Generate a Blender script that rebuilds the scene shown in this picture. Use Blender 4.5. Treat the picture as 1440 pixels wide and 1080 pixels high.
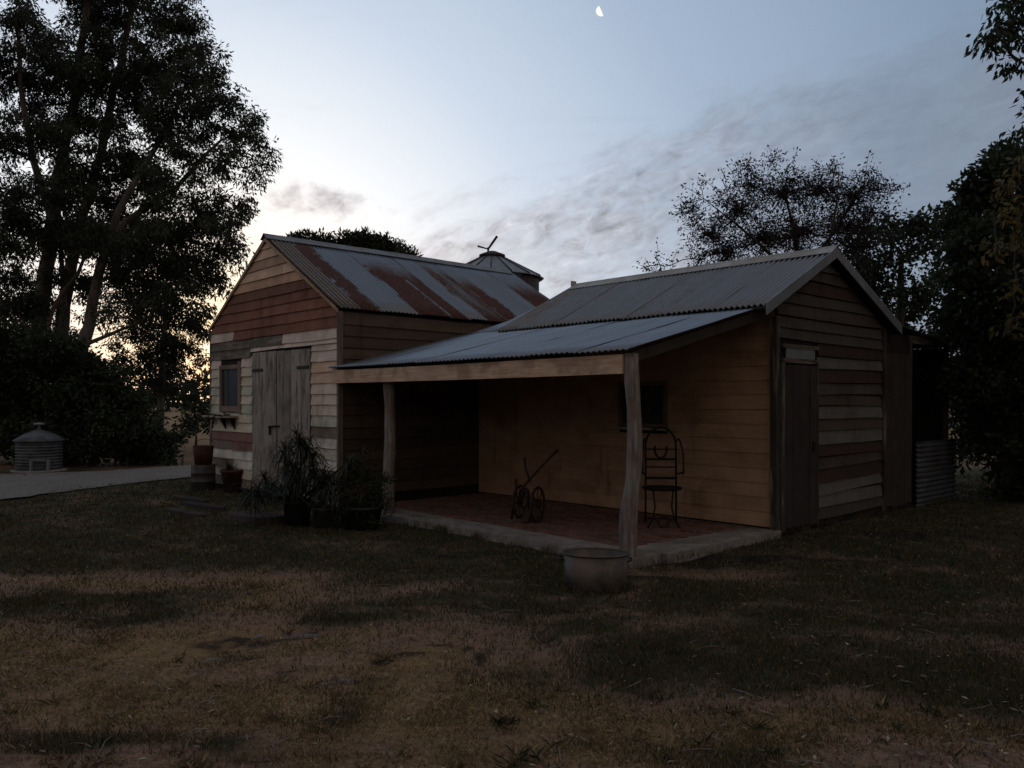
import bpy, math, random
import numpy as np
from mathutils import Vector, Matrix, noise as mnoise

for o in list(bpy.data.objects):
    bpy.data.objects.remove(o)
random.seed(7)
RNG = np.random.default_rng(11)
scene = bpy.context.scene
COL = scene.collection
R = math.radians

# ------------------------------------------------------------------ camera
EYE = 1.6
FPX, CXP, HYP = 1130.0, 720.0, 565.0          # focal length in photo pixels, image centre, horizon row
cam_d = bpy.data.cameras.new('camera')
cam = bpy.data.objects.new('camera', cam_d)
COL.objects.link(cam)
cam.location = (0, 0, EYE)
cam.rotation_euler = (R(90), 0, 0)
cam_d.sensor_width = 36.0
cam_d.lens = 36.0 * FPX / 1440.0
cam_d.shift_y = (HYP - 540.0) / 1440.0
cam_d.clip_start = 0.05
cam_d.clip_end = 4000
scene.camera = cam

# ------------------------------------------------------------------ sky
SUN_AZ, SUN_EL = R(-20.0), R(0.6)              # azimuth from +Y towards +X
GLOW = Vector((math.sin(SUN_AZ), math.cos(SUN_AZ), 0.03)).normalized()
world = bpy.data.worlds.new('World')
scene.world = world
world.use_nodes = True


class NT:
    """small helper to wire nodes"""
    def __init__(self, tree):
        self.t = tree
        tree.nodes.clear()

    def n(self, typ, **kw):
        nd = self.t.nodes.new(typ)
        for k, v in kw.items():
            setattr(nd, k, v)
        return nd

    def link(self, a, b):
        self.t.links.new(a, b)

    def put(self, sock, v):
        if isinstance(v, bpy.types.NodeSocket):
            self.link(v, sock)
        else:
            sock.default_value = v

    def math(self, op, a, b=0.0, c=None, clamp=False):
        nd = self.n('ShaderNodeMath', operation=op, use_clamp=clamp)
        self.put(nd.inputs[0], a)
        self.put(nd.inputs[1], b)
        if c is not None:
            self.put(nd.inputs[2], c)
        return nd.outputs[0]

    def vmath(self, op, a, b=None):
        nd = self.n('ShaderNodeVectorMath', operation=op)
        self.put(nd.inputs[0], a)
        if b is not None:
            self.put(nd.inputs[3 if op == 'SCALE' else 1], b)
        return nd.outputs['Value'] if op in ('DOT_PRODUCT', 'LENGTH', 'DISTANCE') else nd.outputs[0]

    def mix(self, f, a, b, blend='MIX'):
        nd = self.n('ShaderNodeMix', data_type='RGBA', blend_type=blend)
        self.put(nd.inputs[0], f)
        self.put(nd.inputs[6], a)
        self.put(nd.inputs[7], b)
        return nd.outputs[2]

    def ramp(self, f, stops, interp='LINEAR'):
        nd = self.n('ShaderNodeValToRGB')
        cr = nd.color_ramp
        cr.interpolation = interp
        while len(cr.elements) < len(stops):
            cr.elements.new(0.5)
        for e, (p, c) in zip(cr.elements, stops):
            e.position = p
            e.color = c if len(c) == 4 else (*c, 1)
        self.put(nd.inputs[0], f)
        return nd.outputs[0]

    def step(self, v, lo, hi):
        nd = self.n('ShaderNodeMapRange', interpolation_type='SMOOTHSTEP')
        self.put(nd.inputs[0], v)
        self.put(nd.inputs[1], lo)
        self.put(nd.inputs[2], hi)
        return nd.outputs[0]

    def noise(self, vec, scale, detail=4.0, rough=0.55, dist=0.0, dim='3D'):
        nd = self.n('ShaderNodeTexNoise', noise_dimensions=dim)
        if vec is not None:
            self.link(vec, nd.inputs['Vector'])
        nd.inputs['Scale'].default_value = scale
        nd.inputs['Detail'].default_value = detail
        nd.inputs['Roughness'].default_value = rough
        nd.inputs['Distortion'].default_value = dist
        return nd.outputs[0]

    def mapping(self, vec, scale=(1, 1, 1), rot=(0, 0, 0), loc=(0, 0, 0)):
        nd = self.n('ShaderNodeMapping')
        self.link(vec, nd.inputs[0])
        nd.inputs[1].default_value = loc
        nd.inputs[2].default_value = rot
        nd.inputs[3].default_value = scale
        return nd.outputs[0]


def pixdir(px, py):
    return Vector(((px - CXP) / FPX, 1.0, (HYP - py) / FPX)).normalized()


w = NT(world.node_tree)
tc = w.n('ShaderNodeTexCoord')
D = tc.outputs['Generated']
sep = w.n('ShaderNodeSeparateXYZ')
w.link(D, sep.inputs[0])
nish = w.n('ShaderNodeTexSky', sky_type='NISHITA')
nish.sun_disc = False
nish.sun_elevation = R(1.0)
nish.sun_rotation = SUN_AZ
nish.altitude = 100
nish.air_density = 1.0
nish.dust_density = 1.2
ang = w.math('DIVIDE', w.math('ARCCOSINE', w.vmath('DOT_PRODUCT', D, tuple(GLOW))), math.pi)
# twilight falls off smoothly from the sunset point to the far side of the sky
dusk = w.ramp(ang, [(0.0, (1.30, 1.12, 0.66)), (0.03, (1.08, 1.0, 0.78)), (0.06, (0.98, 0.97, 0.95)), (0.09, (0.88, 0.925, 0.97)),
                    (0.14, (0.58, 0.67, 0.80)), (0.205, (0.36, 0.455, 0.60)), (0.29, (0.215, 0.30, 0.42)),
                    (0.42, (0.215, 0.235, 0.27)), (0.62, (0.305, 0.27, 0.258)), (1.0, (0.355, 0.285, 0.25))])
# clouds on a flat deck seen in perspective
zc = w.math('ADD', w.math('MAXIMUM', sep.outputs[2], 0.0), 0.10)
px_ = w.math('DIVIDE', sep.outputs[0], zc)
py_ = w.math('DIVIDE', sep.outputs[1], zc)
cmb = w.n('ShaderNodeCombineXYZ')
w.link(px_, cmb.inputs[0])
w.link(py_, cmb.inputs[1])
cl_n = pixdir(540, 330).cross(pixdir(1200, 80)).normalized()
if cl_n.dot(pixdir(1100, 330)) < 0:
    cl_n = -cl_n
cl_e = (pixdir(1200, 80) - pixdir(540, 330)).normalized()
cl_f = cl_n.cross(cl_e)
bandc = w.n('ShaderNodeCombineXYZ')      # coordinates along and across the bank
w.link(w.vmath('DOT_PRODUCT', D, tuple(cl_e)), bandc.inputs[0])
w.link(w.vmath('DOT_PRODUCT', D, tuple(cl_n)), bandc.inputs[1])
w.link(w.vmath('DOT_PRODUCT', D, tuple(cl_f)), bandc.inputs[2])
deck = w.mapping(cmb.outputs[0], rot=(0, 0, R(38)), scale=(1.0, 2.0, 1))
n_big = w.noise(w.mapping(bandc.outputs[0], scale=(3.2, 8.5, 3.2)), 1.6, 6, 0.58, 0.5)
n_fine = w.noise(w.mapping(bandc.outputs[0], rot=(0, 0, R(6)), scale=(11.0, 25.0, 11.0)), 1.7, 7, 0.6, 0.45)
side = w.vmath('DOT_PRODUCT', D, tuple(cl_n))
edge = w.math('ADD', side, w.math('MULTIPLY', w.math('SUBTRACT', n_big, 0.5), 0.14))
edge = w.math('ADD', edge, w.math('MULTIPLY', w.math('SUBTRACT', n_fine, 0.5), 0.07))
bank = w.step(edge, -0.02, 0.055)
# holes in the bank let the pale sky through
holes = w.step(w.math('ADD', w.math('MULTIPLY', n_fine, 0.55), w.math('MULTIPLY', n_big, 0.45)), 0.41, 0.56)
holes = w.math('MAXIMUM', holes, w.math('MULTIPLY', w.step(ang, 0.17, 0.26), 0.8))      # the far part of the bank is an even sheet
bank = w.math('MULTIPLY', bank, w.math('ADD', 0.34, w.math('MULTIPLY', holes, 0.64)))
# a single low puff left of the bank
pd = pixdir(452, 284)
rgt = Vector((pd.y, -pd.x, 0)).normalized()
upv = rgt.cross(pd)
pu = w.math('DIVIDE', w.vmath('DOT_PRODUCT', D, tuple(rgt)), 0.082)
pv0 = w.vmath('DOT_PRODUCT', D, tuple(upv))
pv = w.math('DIVIDE', pv0, 0.024)
puff_r = w.math('ADD', w.math('MULTIPLY', pu, pu), w.math('MULTIPLY', pv, pv))
n_puff = w.noise(w.mapping(D, scale=(1, 1, 1.5)), 26, 5, 0.6, 0.3)
puff = w.step(w.math('ADD', w.math('SUBTRACT', 1.0, puff_r), w.math('MULTIPLY', w.math('SUBTRACT', n_puff, 0.5), 3.4)), 0.0, 1.3)
puff = w.math('MULTIPLY', puff, w.step(w.vmath('DOT_PRODUCT', D, tuple(pd)), 0.985, 0.992))
puff = w.math('MULTIPLY', puff, 0.95)
wisp = w.math('MULTIPLY', w.step(w.noise(deck, 0.8, 5, 0.6, 0.8), 0.5, 0.8), 0.35)
cover = w.math('MAXIMUM', w.math('MAXIMUM', bank, puff), wisp)
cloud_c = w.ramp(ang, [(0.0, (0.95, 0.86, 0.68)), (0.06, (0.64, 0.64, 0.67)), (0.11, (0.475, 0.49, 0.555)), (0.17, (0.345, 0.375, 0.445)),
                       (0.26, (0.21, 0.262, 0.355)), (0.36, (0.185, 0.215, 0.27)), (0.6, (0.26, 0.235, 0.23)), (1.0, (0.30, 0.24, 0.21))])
n_tex = w.noise(w.mapping(bandc.outputs[0], rot=(0, 0, R(-14)), scale=(15.0, 30.0, 15.0)), 1.9, 6, 0.62, 0.7)
amp = w.math('SUBTRACT', 3.6, w.math('MULTIPLY', w.step(ang, 0.15, 0.27), 2.9))
tex = w.math('MAXIMUM', w.math('ADD', 1.0, w.math('MULTIPLY', w.math('SUBTRACT', w.math('ADD', w.math('MULTIPLY', n_tex, 0.6), w.math('MULTIPLY', n_fine, 0.4)), 0.5), amp)), 0.55)
cloud_c = w.vmath('SCALE', cloud_c, tex)      # thick grey cells and thin bright gaps
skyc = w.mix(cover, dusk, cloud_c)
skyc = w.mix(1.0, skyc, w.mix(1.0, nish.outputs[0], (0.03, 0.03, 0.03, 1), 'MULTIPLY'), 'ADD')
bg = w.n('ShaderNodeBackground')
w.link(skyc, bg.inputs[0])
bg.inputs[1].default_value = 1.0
wo = w.n('ShaderNodeOutputWorld')
w.link(bg.outputs[0], wo.inputs[0])

sun_d = bpy.data.lights.new('sun', 'SUN')
sun_d.energy = 0.06
sun_d.angle = R(12)
sun_d.color = (1.0, 0.72, 0.45)
sun = bpy.data.objects.new('sun', sun_d)
COL.objects.link(sun)
sun.rotation_euler = Vector((-math.sin(SUN_AZ), -math.cos(SUN_AZ), -math.tan(R(2.0)))).to_track_quat('-Z', 'Y').to_euler()

vs = scene.view_settings
scene.display_settings.display_device = 'sRGB'
vs.view_transform = 'Standard'
vs.look = 'None'
vs.exposure = 0.0
vs.gamma = 1.0
vs.use_curve_mapping = False
scene.render.engine = 'CYCLES'
scene.cycles.max_bounces = 6
scene.cycles.transparent_max_bounces = 8

# ------------------------------------------------------------------ frames and helpers
def at(px, py, Y):
    """world point on the ray of a photo pixel at depth Y"""
    return Vector(((px - CXP) / FPX * Y, Y, EYE + (HYP - py) / FPX * Y))


def gnd(px, py, z=0.0):
    Y = (EYE - z) * FPX / (py - HYP)
    return Vector(((px - CXP) / FPX * Y, Y, z))


P0 = gnd(893, 797)
F = Matrix.Translation(P0) @ Matrix.Rotation(R(-47.4), 4, 'Z')    # building frame: x towards the right gable, y to the back
RZ90 = Matrix.Rotation(R(90), 4, 'Z')
T = Matrix.Translation
WM = {}


def tag(o, label=None, cat=None, group=None, kind=None):
    if label:
        o['label'] = label
    if cat:
        o['category'] = cat
    if group:
        o['group'] = group
    if kind:
        o['kind'] = kind
    return o


def thing(name, label, cat, M, group=None):
    o = bpy.data.objects.new(name, None)
    o.empty_display_size = 0.2
    COL.objects.link(o)
    o.matrix_world = M
    o.matrix_basis = M
    WM[o.name] = M.copy()
    return tag(o, label, cat, group)


def link(name, mesh, mat, parent=None, M=None, color=None, **props):
    """one mesh object; M is its world matrix"""
    o = bpy.data.objects.new(name, mesh)
    COL.objects.link(o)
    M = M if M is not None else Matrix.Identity(4)
    if parent is not None:
        o.parent = parent
        o.matrix_basis = WM[parent.name].inverted() @ M
    else:
        o.matrix_basis = M
    WM[o.name] = M.copy()
    if mat is not None and (not mesh.materials):
        mesh.materials.append(mat)
    if color:
        o.color = (*color, 1)
    for k, v in props.items():
        o[k] = v
    return o


class MB:
    def __init__(self):
        self.v, self.f, self.smooth = [], [], []

    def add(self, vs_, fs, smooth=False):
        b = len(self.v)
        self.v += [tuple(p) for p in vs_]
        self.f += [tuple(i + b for i in q) for q in fs]
        self.smooth += [smooth] * len(fs)

    def hexa(self, p):   # 8 points: bottom ring then top ring
        self.add(p, [(3, 2, 1, 0), (4, 5, 6, 7), (0, 1, 5, 4), (1, 2, 6, 5), (2, 3, 7, 6), (3, 0, 4, 7)])

    def box(self, x0, x1, y0, y1, z0, z1, M=None):
        p = [Vector(q) for q in ((x0, y0, z0), (x1, y0, z0), (x1, y1, z0), (x0, y1, z0), (x0, y0, z1), (x1, y0, z1), (x1, y1, z1), (x0, y1, z1))]
        if M is not None:
            p = [M @ q for q in p]
        self.hexa(p)

    def tube(self, pts, rad, n=8, closed=False, caps=True):
        pts = [Vector(p) for p in pts]
        if not hasattr(rad, '__len__'):
            rad = [rad] * len(pts)
        rings = []
        prev = None
        N = len(pts)
        for i, p in enumerate(pts):
            a = pts[(i - 1) % N] if (closed or i > 0) else p
            b = pts[(i + 1) % N] if (closed or i < N - 1) else p
            d = (b - a).normalized()
            if prev is None:
                ref = Vector((0, 0, 1)) if abs(d.z) < 0.9 else Vector((1, 0, 0))
                u = d.cross(ref).normalized()
            else:
                u = (prev - d * prev.dot(d)).normalized()
            prev = u
            vv = d.cross(u)
            rings.append([p + (u * math.cos(2 * math.pi * k / n) + vv * math.sin(2 * math.pi * k / n)) * rad[i] for k in range(n)])
        vs_ = [q for r in rings for q in r]
        fs = []
        for i in range(N if closed else N - 1):
            j = (i + 1) % N
            for k in range(n):
                k2 = (k + 1) % n
                fs.append((i * n + k, i * n + k2, j * n + k2, j * n + k))
        if caps and not closed:
            fs.append(tuple(reversed(range(n))))
            fs.append(tuple(range((N - 1) * n, N * n)))
        self.add(vs_, fs, True)

    def lathe(self, prof, n=24, sx=1.0, sy=1.0, c=(0, 0, 0)):
        """prof: list of (r, z); closed shell if it starts/ends on the axis"""
        vs_, fs = [], []
        for r, z in prof:
            for k in range(n):
                a = 2 * math.pi * k / n
                vs_.append((c[0] + r * math.cos(a) * sx, c[1] + r * math.sin(a) * sy, c[2] + z))
        for i in range(len(prof) - 1):
            for k in range(n):
                k2 = (k + 1) % n
                fs.append((i * n + k, i * n + k2, (i + 1) * n + k2, (i + 1) * n + k))
        self.add(vs_, fs, True)

    def prism(self, outline, y0, y1):
        """outline in xz, extruded along y"""
        n = len(outline)
        vs_ = [(x, y0, z) for x, z in outline] + [(x, y1, z) for x, z in outline]
        fs = [tuple(range(n)), tuple(reversed(range(n, 2 * n)))]
        for i in range(n):
            j = (i + 1) % n
            fs.append((i, i + n, j + n, j))
        self.add(vs_, fs)

    def mesh(self, name):
        me = bpy.data.meshes.new(name)
        me.from_pydata(self.v, [], self.f)
        me.polygons.foreach_set('use_smooth', self.smooth)
        me.update()
        return me

    def build(self, name, mat, parent=None, M=None, color=None, **props):
        return link(name, self.mesh(name), mat, parent, M, color, **props)


def np_mesh(name, verts, faces, tint=None, smooth=False):
    """verts (n,3); faces (m,k) with constant k"""
    me = bpy.data.meshes.new(name)
    nv, (nf, k) = len(verts), faces.shape
    me.vertices.add(nv)
    me.vertices.foreach_set('co', np.ascontiguousarray(verts, dtype=np.float32).ravel())
    me.loops.add(nf * k)
    me.loops.foreach_set('vertex_index', np.ascontiguousarray(faces, dtype=np.int32).ravel())
    me.polygons.add(nf)
    me.polygons.foreach_set('loop_start', np.arange(0, nf * k, k, dtype=np.int32))
    if smooth:
        me.polygons.foreach_set('use_smooth', np.ones(nf, dtype=bool))
    if tint is not None:
        at_ = me.attributes.new('tint', 'FLOAT', 'FACE')
        at_.data.foreach_set('value', np.ascontiguousarray(tint, dtype=np.float32))
    me.update(calc_edges=True)
    return me


# ------------------------------------------------------------------ materials
def new_mat(name):
    m = bpy.data.materials.new(name)
    m.use_nodes = True
    return m, NT(m.node_tree)


def finish(t, color, rough=0.8, metal=0.0, bump=None, bump_d=0.01, bump_s=1.0, spec=0.3, subsurf=None, alpha=None):
    b = t.n('ShaderNodeBsdfPrincipled')
    t.put(b.inputs['Base Color'], color)
    t.put(b.inputs['Roughness'], rough)
    t.put(b.inputs['Metallic'], metal)
    b.inputs['Specular IOR Level'].default_value = spec
    if bump is not None:
        bn = t.n('ShaderNodeBump')
        bn.inputs['Strength'].default_value = bump_s
        bn.inputs['Distance'].default_value = bump_d
        t.link(bump, bn.inputs['Height'])
        t.link(bn.outputs[0], b.inputs['Normal'])
    o = t.n('ShaderNodeOutputMaterial')
    t.link(b.outputs[0], o.inputs[0])
    return b


def coords(t, jitter=True):
    c = t.n('ShaderNodeTexCoord').outputs['Object']
    if jitter:
        oi = t.n('ShaderNodeObjectInfo')
        k = t.math('MULTIPLY', oi.outputs['Random'], 37.0)
        cb = t.n('ShaderNodeCombineXYZ')
        for s in cb.inputs:
            t.link(k, s)
        c = t.vmath('ADD', c, cb.outputs[0])
    return c


def attr(t, name):
    a = t.n('ShaderNodeAttribute', attribute_type='OBJECT', attribute_name=name)
    return a.outputs['Fac']


def wood_mat(name, axis=0, dark=(0.07, 0.056, 0.046), light=(0.23, 0.20, 0.17), rough=0.85):
    """weathered timber with worn paint: object colour is the paint, obj['wear'] how much of it has gone"""
    m, t = new_mat(name)
    c = coords(t)
    sc = [22.0, 22.0, 22.0]
    sc[axis] = 1.3
    grain = t.noise(t.mapping(c, tuple(sc)), 1.6, 7, 0.62, 0.4)
    sc2 = [9.0, 9.0, 9.0]
    sc2[axis] = 1.7
    worn = t.noise(t.mapping(c, tuple(sc2)), 1.0, 6, 0.65, 0.3)
    blot = t.noise(c, 2.3, 4, 0.6)
    wood = t.ramp(grain, [(0.3, dark), (0.52, tuple(0.5 * (a + b) for a, b in zip(dark, light))), (0.75, light)])
    oi = t.n('ShaderNodeObjectInfo')
    paint = t.mix(1.0, oi.outputs['Color'], t.ramp(blot, [(0.25, (0.78, 0.76, 0.74)), (0.7, (1.12, 1.1, 1.08))]), 'MULTIPLY')
    paint = t.mix(0.25, paint, t.ramp(grain, [(0.3, (0.35, 0.33, 0.31)), (0.7, (1, 1, 1))]), 'MULTIPLY')
    wear = attr(t, 'wear')
    lo = t.math('SUBTRACT', 0.86, t.math('MULTIPLY', wear, 0.75))
    mask = t.step(t.math('ADD', t.math('MULTIPLY', worn, 0.75), t.math('MULTIPLY', grain, 0.25)), lo, t.math('ADD', lo, 0.12))
    col = t.mix(mask, paint, wood)
    pos = t.n('ShaderNodeNewGeometry').outputs['Position']
    st1 = t.noise(pos, 1.6, 6, 0.62, 0.6)
    st2 = t.noise(t.mapping(pos, (5.0, 5.0, 0.7)), 1.0, 5, 0.65, 0.3)
    col = t.mix(1.0, col, t.ramp(st1, [(0.3, (0.70, 0.66, 0.62)), (0.48, (1, 1, 1)), (0.75, (1.15, 1.15, 1.15))]), 'MULTIPLY')
    col = t.mix(0.75, col, t.ramp(st2, [(0.30, (0.52, 0.47, 0.43)), (0.44, (1, 1, 1))]), 'MULTIPLY')
    h = t.math('SUBTRACT', t.math('MULTIPLY', grain, 1.0), t.math('MULTIPLY', mask, 0.25))
    finish(t, col, rough, bump=h, bump_d=0.006, bump_s=0.7, spec=0.2)
    return m


M_BOARD = wood_mat('board_horizontal', 0)
M_PLANK = wood_mat('plank_vertical', 2)
M_YBOARD = wood_mat('board_depth', 1)


def galv_mat(name):
    """galvanised iron; object x across the sheet, y down the slope; obj['rust'], obj['rust_from'] (0..1 down the sheet), obj['lichen']"""
    m, t = new_mat(name)
    raw = t.n('ShaderNodeTexCoord').outputs['Object']
    c = coords(t)
    sp = t.n('ShaderNodeSeparateXYZ')
    t.link(raw, sp.inputs[0])
    streak = t.noise(t.mapping(c, (7.0, 0.8, 7.0)), 1.0, 6, 0.6, 0.2)
    fine = t.noise(c, 26, 5, 0.65)
    mid = t.noise(c, 4.0, 4, 0.6)
    zinc = t.mix(streak, (0.145, 0.158, 0.18, 1), (0.255, 0.278, 0.315, 1))
    zinc = t.mix(t.math('MULTIPLY', mid, 0.5), zinc, (0.17, 0.187, 0.215, 1))
    rust = attr(t, 'rust')
    frm = attr(t, 'rust_from')
    sw = attr(t, 'sheet_width')
    sx_ = t.math('MINIMUM', sp.outputs[0], t.math('SUBTRACT', sw, sp.outputs[0]))
    soft = t.step(t.math('ADD', sx_, t.math('MULTIPLY', t.math('SUBTRACT', mid, 0.45), 0.5)), -0.02, 0.10)
    soft = t.math('MAXIMUM', soft, t.math('LESS_THAN', sw, 0.01))
    down = t.step(t.math('ADD', sp.outputs[1], t.math('MULTIPLY', t.math('SUBTRACT', streak, 0.5), 1.2)), frm, t.math('ADD', frm, 0.8))
    nz = t.math('ADD', t.math('MULTIPLY', streak, 0.6), t.math('MULTIPLY', fine, 0.4))
    lo = t.math('SUBTRACT', 0.80, t.math('MULTIPLY', rust, 0.72))
    mask = t.math('MULTIPLY', t.math('MULTIPLY', t.step(nz, lo, t.math('ADD', lo, 0.2)), down), soft)
    rcol = t.ramp(fine, [(0.3, (0.045, 0.018, 0.015)), (0.5, (0.078, 0.03, 0.024)), (0.72, (0.13, 0.06, 0.045))])
    col = t.mix(mask, zinc, rcol)
    lich = attr(t, 'lichen')
    ll = t.math('SUBTRACT', 0.76, t.math('MULTIPLY', lich, 0.55))
    lm = t.step(t.math('ADD', t.math('MULTIPLY', fine, 0.6), t.math('MULTIPLY', mid, 0.4)), ll, t.math('ADD', ll, 0.16))
    col = t.mix(lm, col, t.ramp(fine, [(0.35, (0.11, 0.10, 0.095)), (0.7, (0.255, 0.235, 0.21))]))
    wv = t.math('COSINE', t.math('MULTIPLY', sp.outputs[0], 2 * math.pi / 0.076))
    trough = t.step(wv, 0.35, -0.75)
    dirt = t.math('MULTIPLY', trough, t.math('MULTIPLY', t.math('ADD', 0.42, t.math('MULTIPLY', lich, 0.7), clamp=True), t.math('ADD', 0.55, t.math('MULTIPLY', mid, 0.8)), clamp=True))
    col = t.mix(dirt, col, (0.035, 0.032, 0.032, 1))  # darker colour along the corrugation troughs, so the ribs stand out
    anyr = t.math('MAXIMUM', mask, lm)
    rough = t.math('ADD', 0.40, t.math('MULTIPLY', anyr, 0.45))
    metal = t.math('MULTIPLY', t.math('SUBTRACT', 1.0, anyr), 0.7)
    finish(t, col, rough, metal, bump=fine, bump_d=0.002, bump_s=0.5, spec=0.35)
    return m


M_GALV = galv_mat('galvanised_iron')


def plain_mat(name, c0, c1, scale=8.0, rough=0.8, metal=0.0, bump=0.004, stretch=(1, 1, 1), spec=0.3, c2=None, scale2=1.5, amt2=0.6):
    m, t = new_mat(name)
    c = coords(t)
    n1 = t.noise(t.mapping(c, stretch), scale, 6, 0.6, 0.2)
    col = t.ramp(n1, [(0.32, c0), (0.7, c1)])
    if c2 is not None:
        n2 = t.noise(c, scale2, 5, 0.6)
        col = t.mix(t.math('MULTIPLY', t.step(n2, 0.45, 0.62), amt2), col, (*c2, 1))
    finish(t, col, rough, metal, bump=n1, bump_d=bump, bump_s=0.8, spec=spec)
    return m


M_FASCIA = plain_mat('raw_pine_beam', (0.46, 0.30, 0.20), (0.74, 0.53, 0.38), 2.2, 0.75, bump=0.002, stretch=(1.2, 16, 16), c2=(0.16, 0.085, 0.05), scale2=2.6, amt2=0.45)
M_LOG = plain_mat('weathered_log', (0.09, 0.078, 0.07), (0.34, 0.30, 0.27), 2.0, 0.85, bump=0.012, stretch=(14, 14, 1.1), c2=(0.16, 0.10, 0.075), scale2=3.0, amt2=0.6)
M_CONC = plain_mat('worn_concrete', (0.17, 0.155, 0.14), (0.31, 0.29, 0.265), 9, 0.9, c2=(0.11, 0.09, 0.075), scale2=2.6, amt2=0.55)
M_MORTAR = plain_mat('sandy_mortar', (0.12, 0.10, 0.085), (0.20, 0.17, 0.14), 14, 0.95)
M_IRON = plain_mat('rusty_iron', (0.025, 0.018, 0.014), (0.075, 0.042, 0.028), 14, 0.75, 0.3)
M_DARKIRON = plain_mat('dark_wrought_iron', (0.010, 0.009, 0.0085), (0.026, 0.019, 0.015), 18, 0.75, 0.2)
M_DRUM = plain_mat('dull_steel_drum', (0.035, 0.035, 0.04), (0.09, 0.08, 0.08), 6, 0.6, 0.4, c2=(0.09, 0.035, 0.022), scale2=5)
M_RUSTPOT = plain_mat('rusted_bucket', (0.03, 0.012, 0.009), (0.075, 0.028, 0.02), 9, 0.85)
M_TERRA = plain_mat('terracotta', (0.045, 0.02, 0.014), (0.085, 0.036, 0.026), 6, 0.85, c2=(0.09, 0.075, 0.062), scale2=4, amt2=0.4)
M_POT = plain_mat('dark_glazed_pot', (0.014, 0.016, 0.017), (0.03, 0.033, 0.033), 5, 0.6)
M_GREYPOT = plain_mat('grey_stone_pot', (0.035, 0.034, 0.031), (0.065, 0.062, 0.057), 9, 0.9)
M_SOIL = plain_mat('potting_soil', (0.02, 0.015, 0.011), (0.05, 0.038, 0.028), 30, 1.0, bump=0.01)
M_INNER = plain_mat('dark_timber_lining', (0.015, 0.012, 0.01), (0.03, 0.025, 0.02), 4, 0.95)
M_STONE = plain_mat('flat_stone', (0.10, 0.09, 0.085), (0.20, 0.18, 0.165), 5, 0.9, bump=0.015, c2=(0.11, 0.075, 0.055), scale2=2)
M_FLASH = plain_mat('grey_flashing', (0.14, 0.15, 0.165), (0.22, 0.235, 0.255), 4, 0.5, 0.3)
M_TUB = plain_mat('galvanised_tub', (0.05, 0.047, 0.045), (0.105, 0.098, 0.094), 5, 0.5, 0.35, c2=(0.17, 0.12, 0.09), scale2=4, amt2=0.5)
M_DULL = plain_mat('dull_zinc', (0.06, 0.068, 0.078), (0.125, 0.137, 0.152), 5, 0.6, 0.3, c2=(0.05, 0.045, 0.04), scale2=3)
M_CAP = plain_mat('pale_ridge_cap', (0.28, 0.27, 0.25), (0.42, 0.41, 0.39), 6, 0.6, 0.2, c2=(0.24, 0.21, 0.16), scale2=2)


def brick_mat():
    m, t = new_mat('old_red_brick')
    c = coords(t)
    oi = t.n('ShaderNodeObjectInfo')
    n1 = t.noise(c, 22, 6, 0.65)
    base = t.ramp(oi.outputs['Random'], [(0.0, (0.085, 0.038, 0.030)), (0.4, (0.145, 0.060, 0.045)), (0.75, (0.20, 0.088, 0.066)), (1.0, (0.14, 0.085, 0.068))])
    pos = t.n('ShaderNodeNewGeometry').outputs['Position']
    n2 = t.noise(pos, 2.2, 5, 0.6, 0.4)
    base = t.mix(t.math('MULTIPLY', t.step(n2, 0.48, 0.66), 0.75), base, (0.10, 0.075, 0.06, 1))
    col = t.mix(t.step(n1, 0.45, 0.7), base, (0.19, 0.13, 0.10, 1))
    finish(t, col, 0.92, bump=n1, bump_d=0.004)
    return m


M_BRICK = brick_mat()


def glass_mat():
    m, t = new_mat('dark_window_glass')
    c = coords(t)
    n = t.noise(c, 6, 4, 0.6)
    finish(t, t.mix(n, (0.012, 0.013, 0.015, 1), (0.04, 0.038, 0.036, 1)), 0.42, bump=n, bump_d=0.003, spec=0.22)
    return m


M_GLASS = glass_mat()
M_FROST = plain_mat('pale_green_glass', (0.075, 0.105, 0.10), (0.12, 0.155, 0.15), 5, 0.35, spec=0.5)


def leaf_mat(name, c0, c1, c2, trans=0.35, rough=0.6):
    m, t = new_mat(name)
    a = t.n('ShaderNodeAttribute', attribute_name='tint')
    col = t.ramp(a.outputs['Fac'], [(0.0, c0), (0.6, c1), (1.0, c2)])
    d = t.n('ShaderNodeBsdfPrincipled')
    t.link(col, d.inputs['Base Color'])
    d.inputs['Roughness'].default_value = rough
    d.inputs['Specular IOR Level'].default_value = 0.25
    tr = t.n('ShaderNodeBsdfTranslucent')
    t.link(col, tr.inputs[0])
    mx = t.n('ShaderNodeMixShader')
    mx.inputs[0].default_value = trans
    t.link(d.outputs[0], mx.inputs[1])
    t.link(tr.outputs[0], mx.inputs[2])
    o = t.n('ShaderNodeOutputMaterial')
    t.link(mx.outputs[0], o.inputs[0])
    return m


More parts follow.
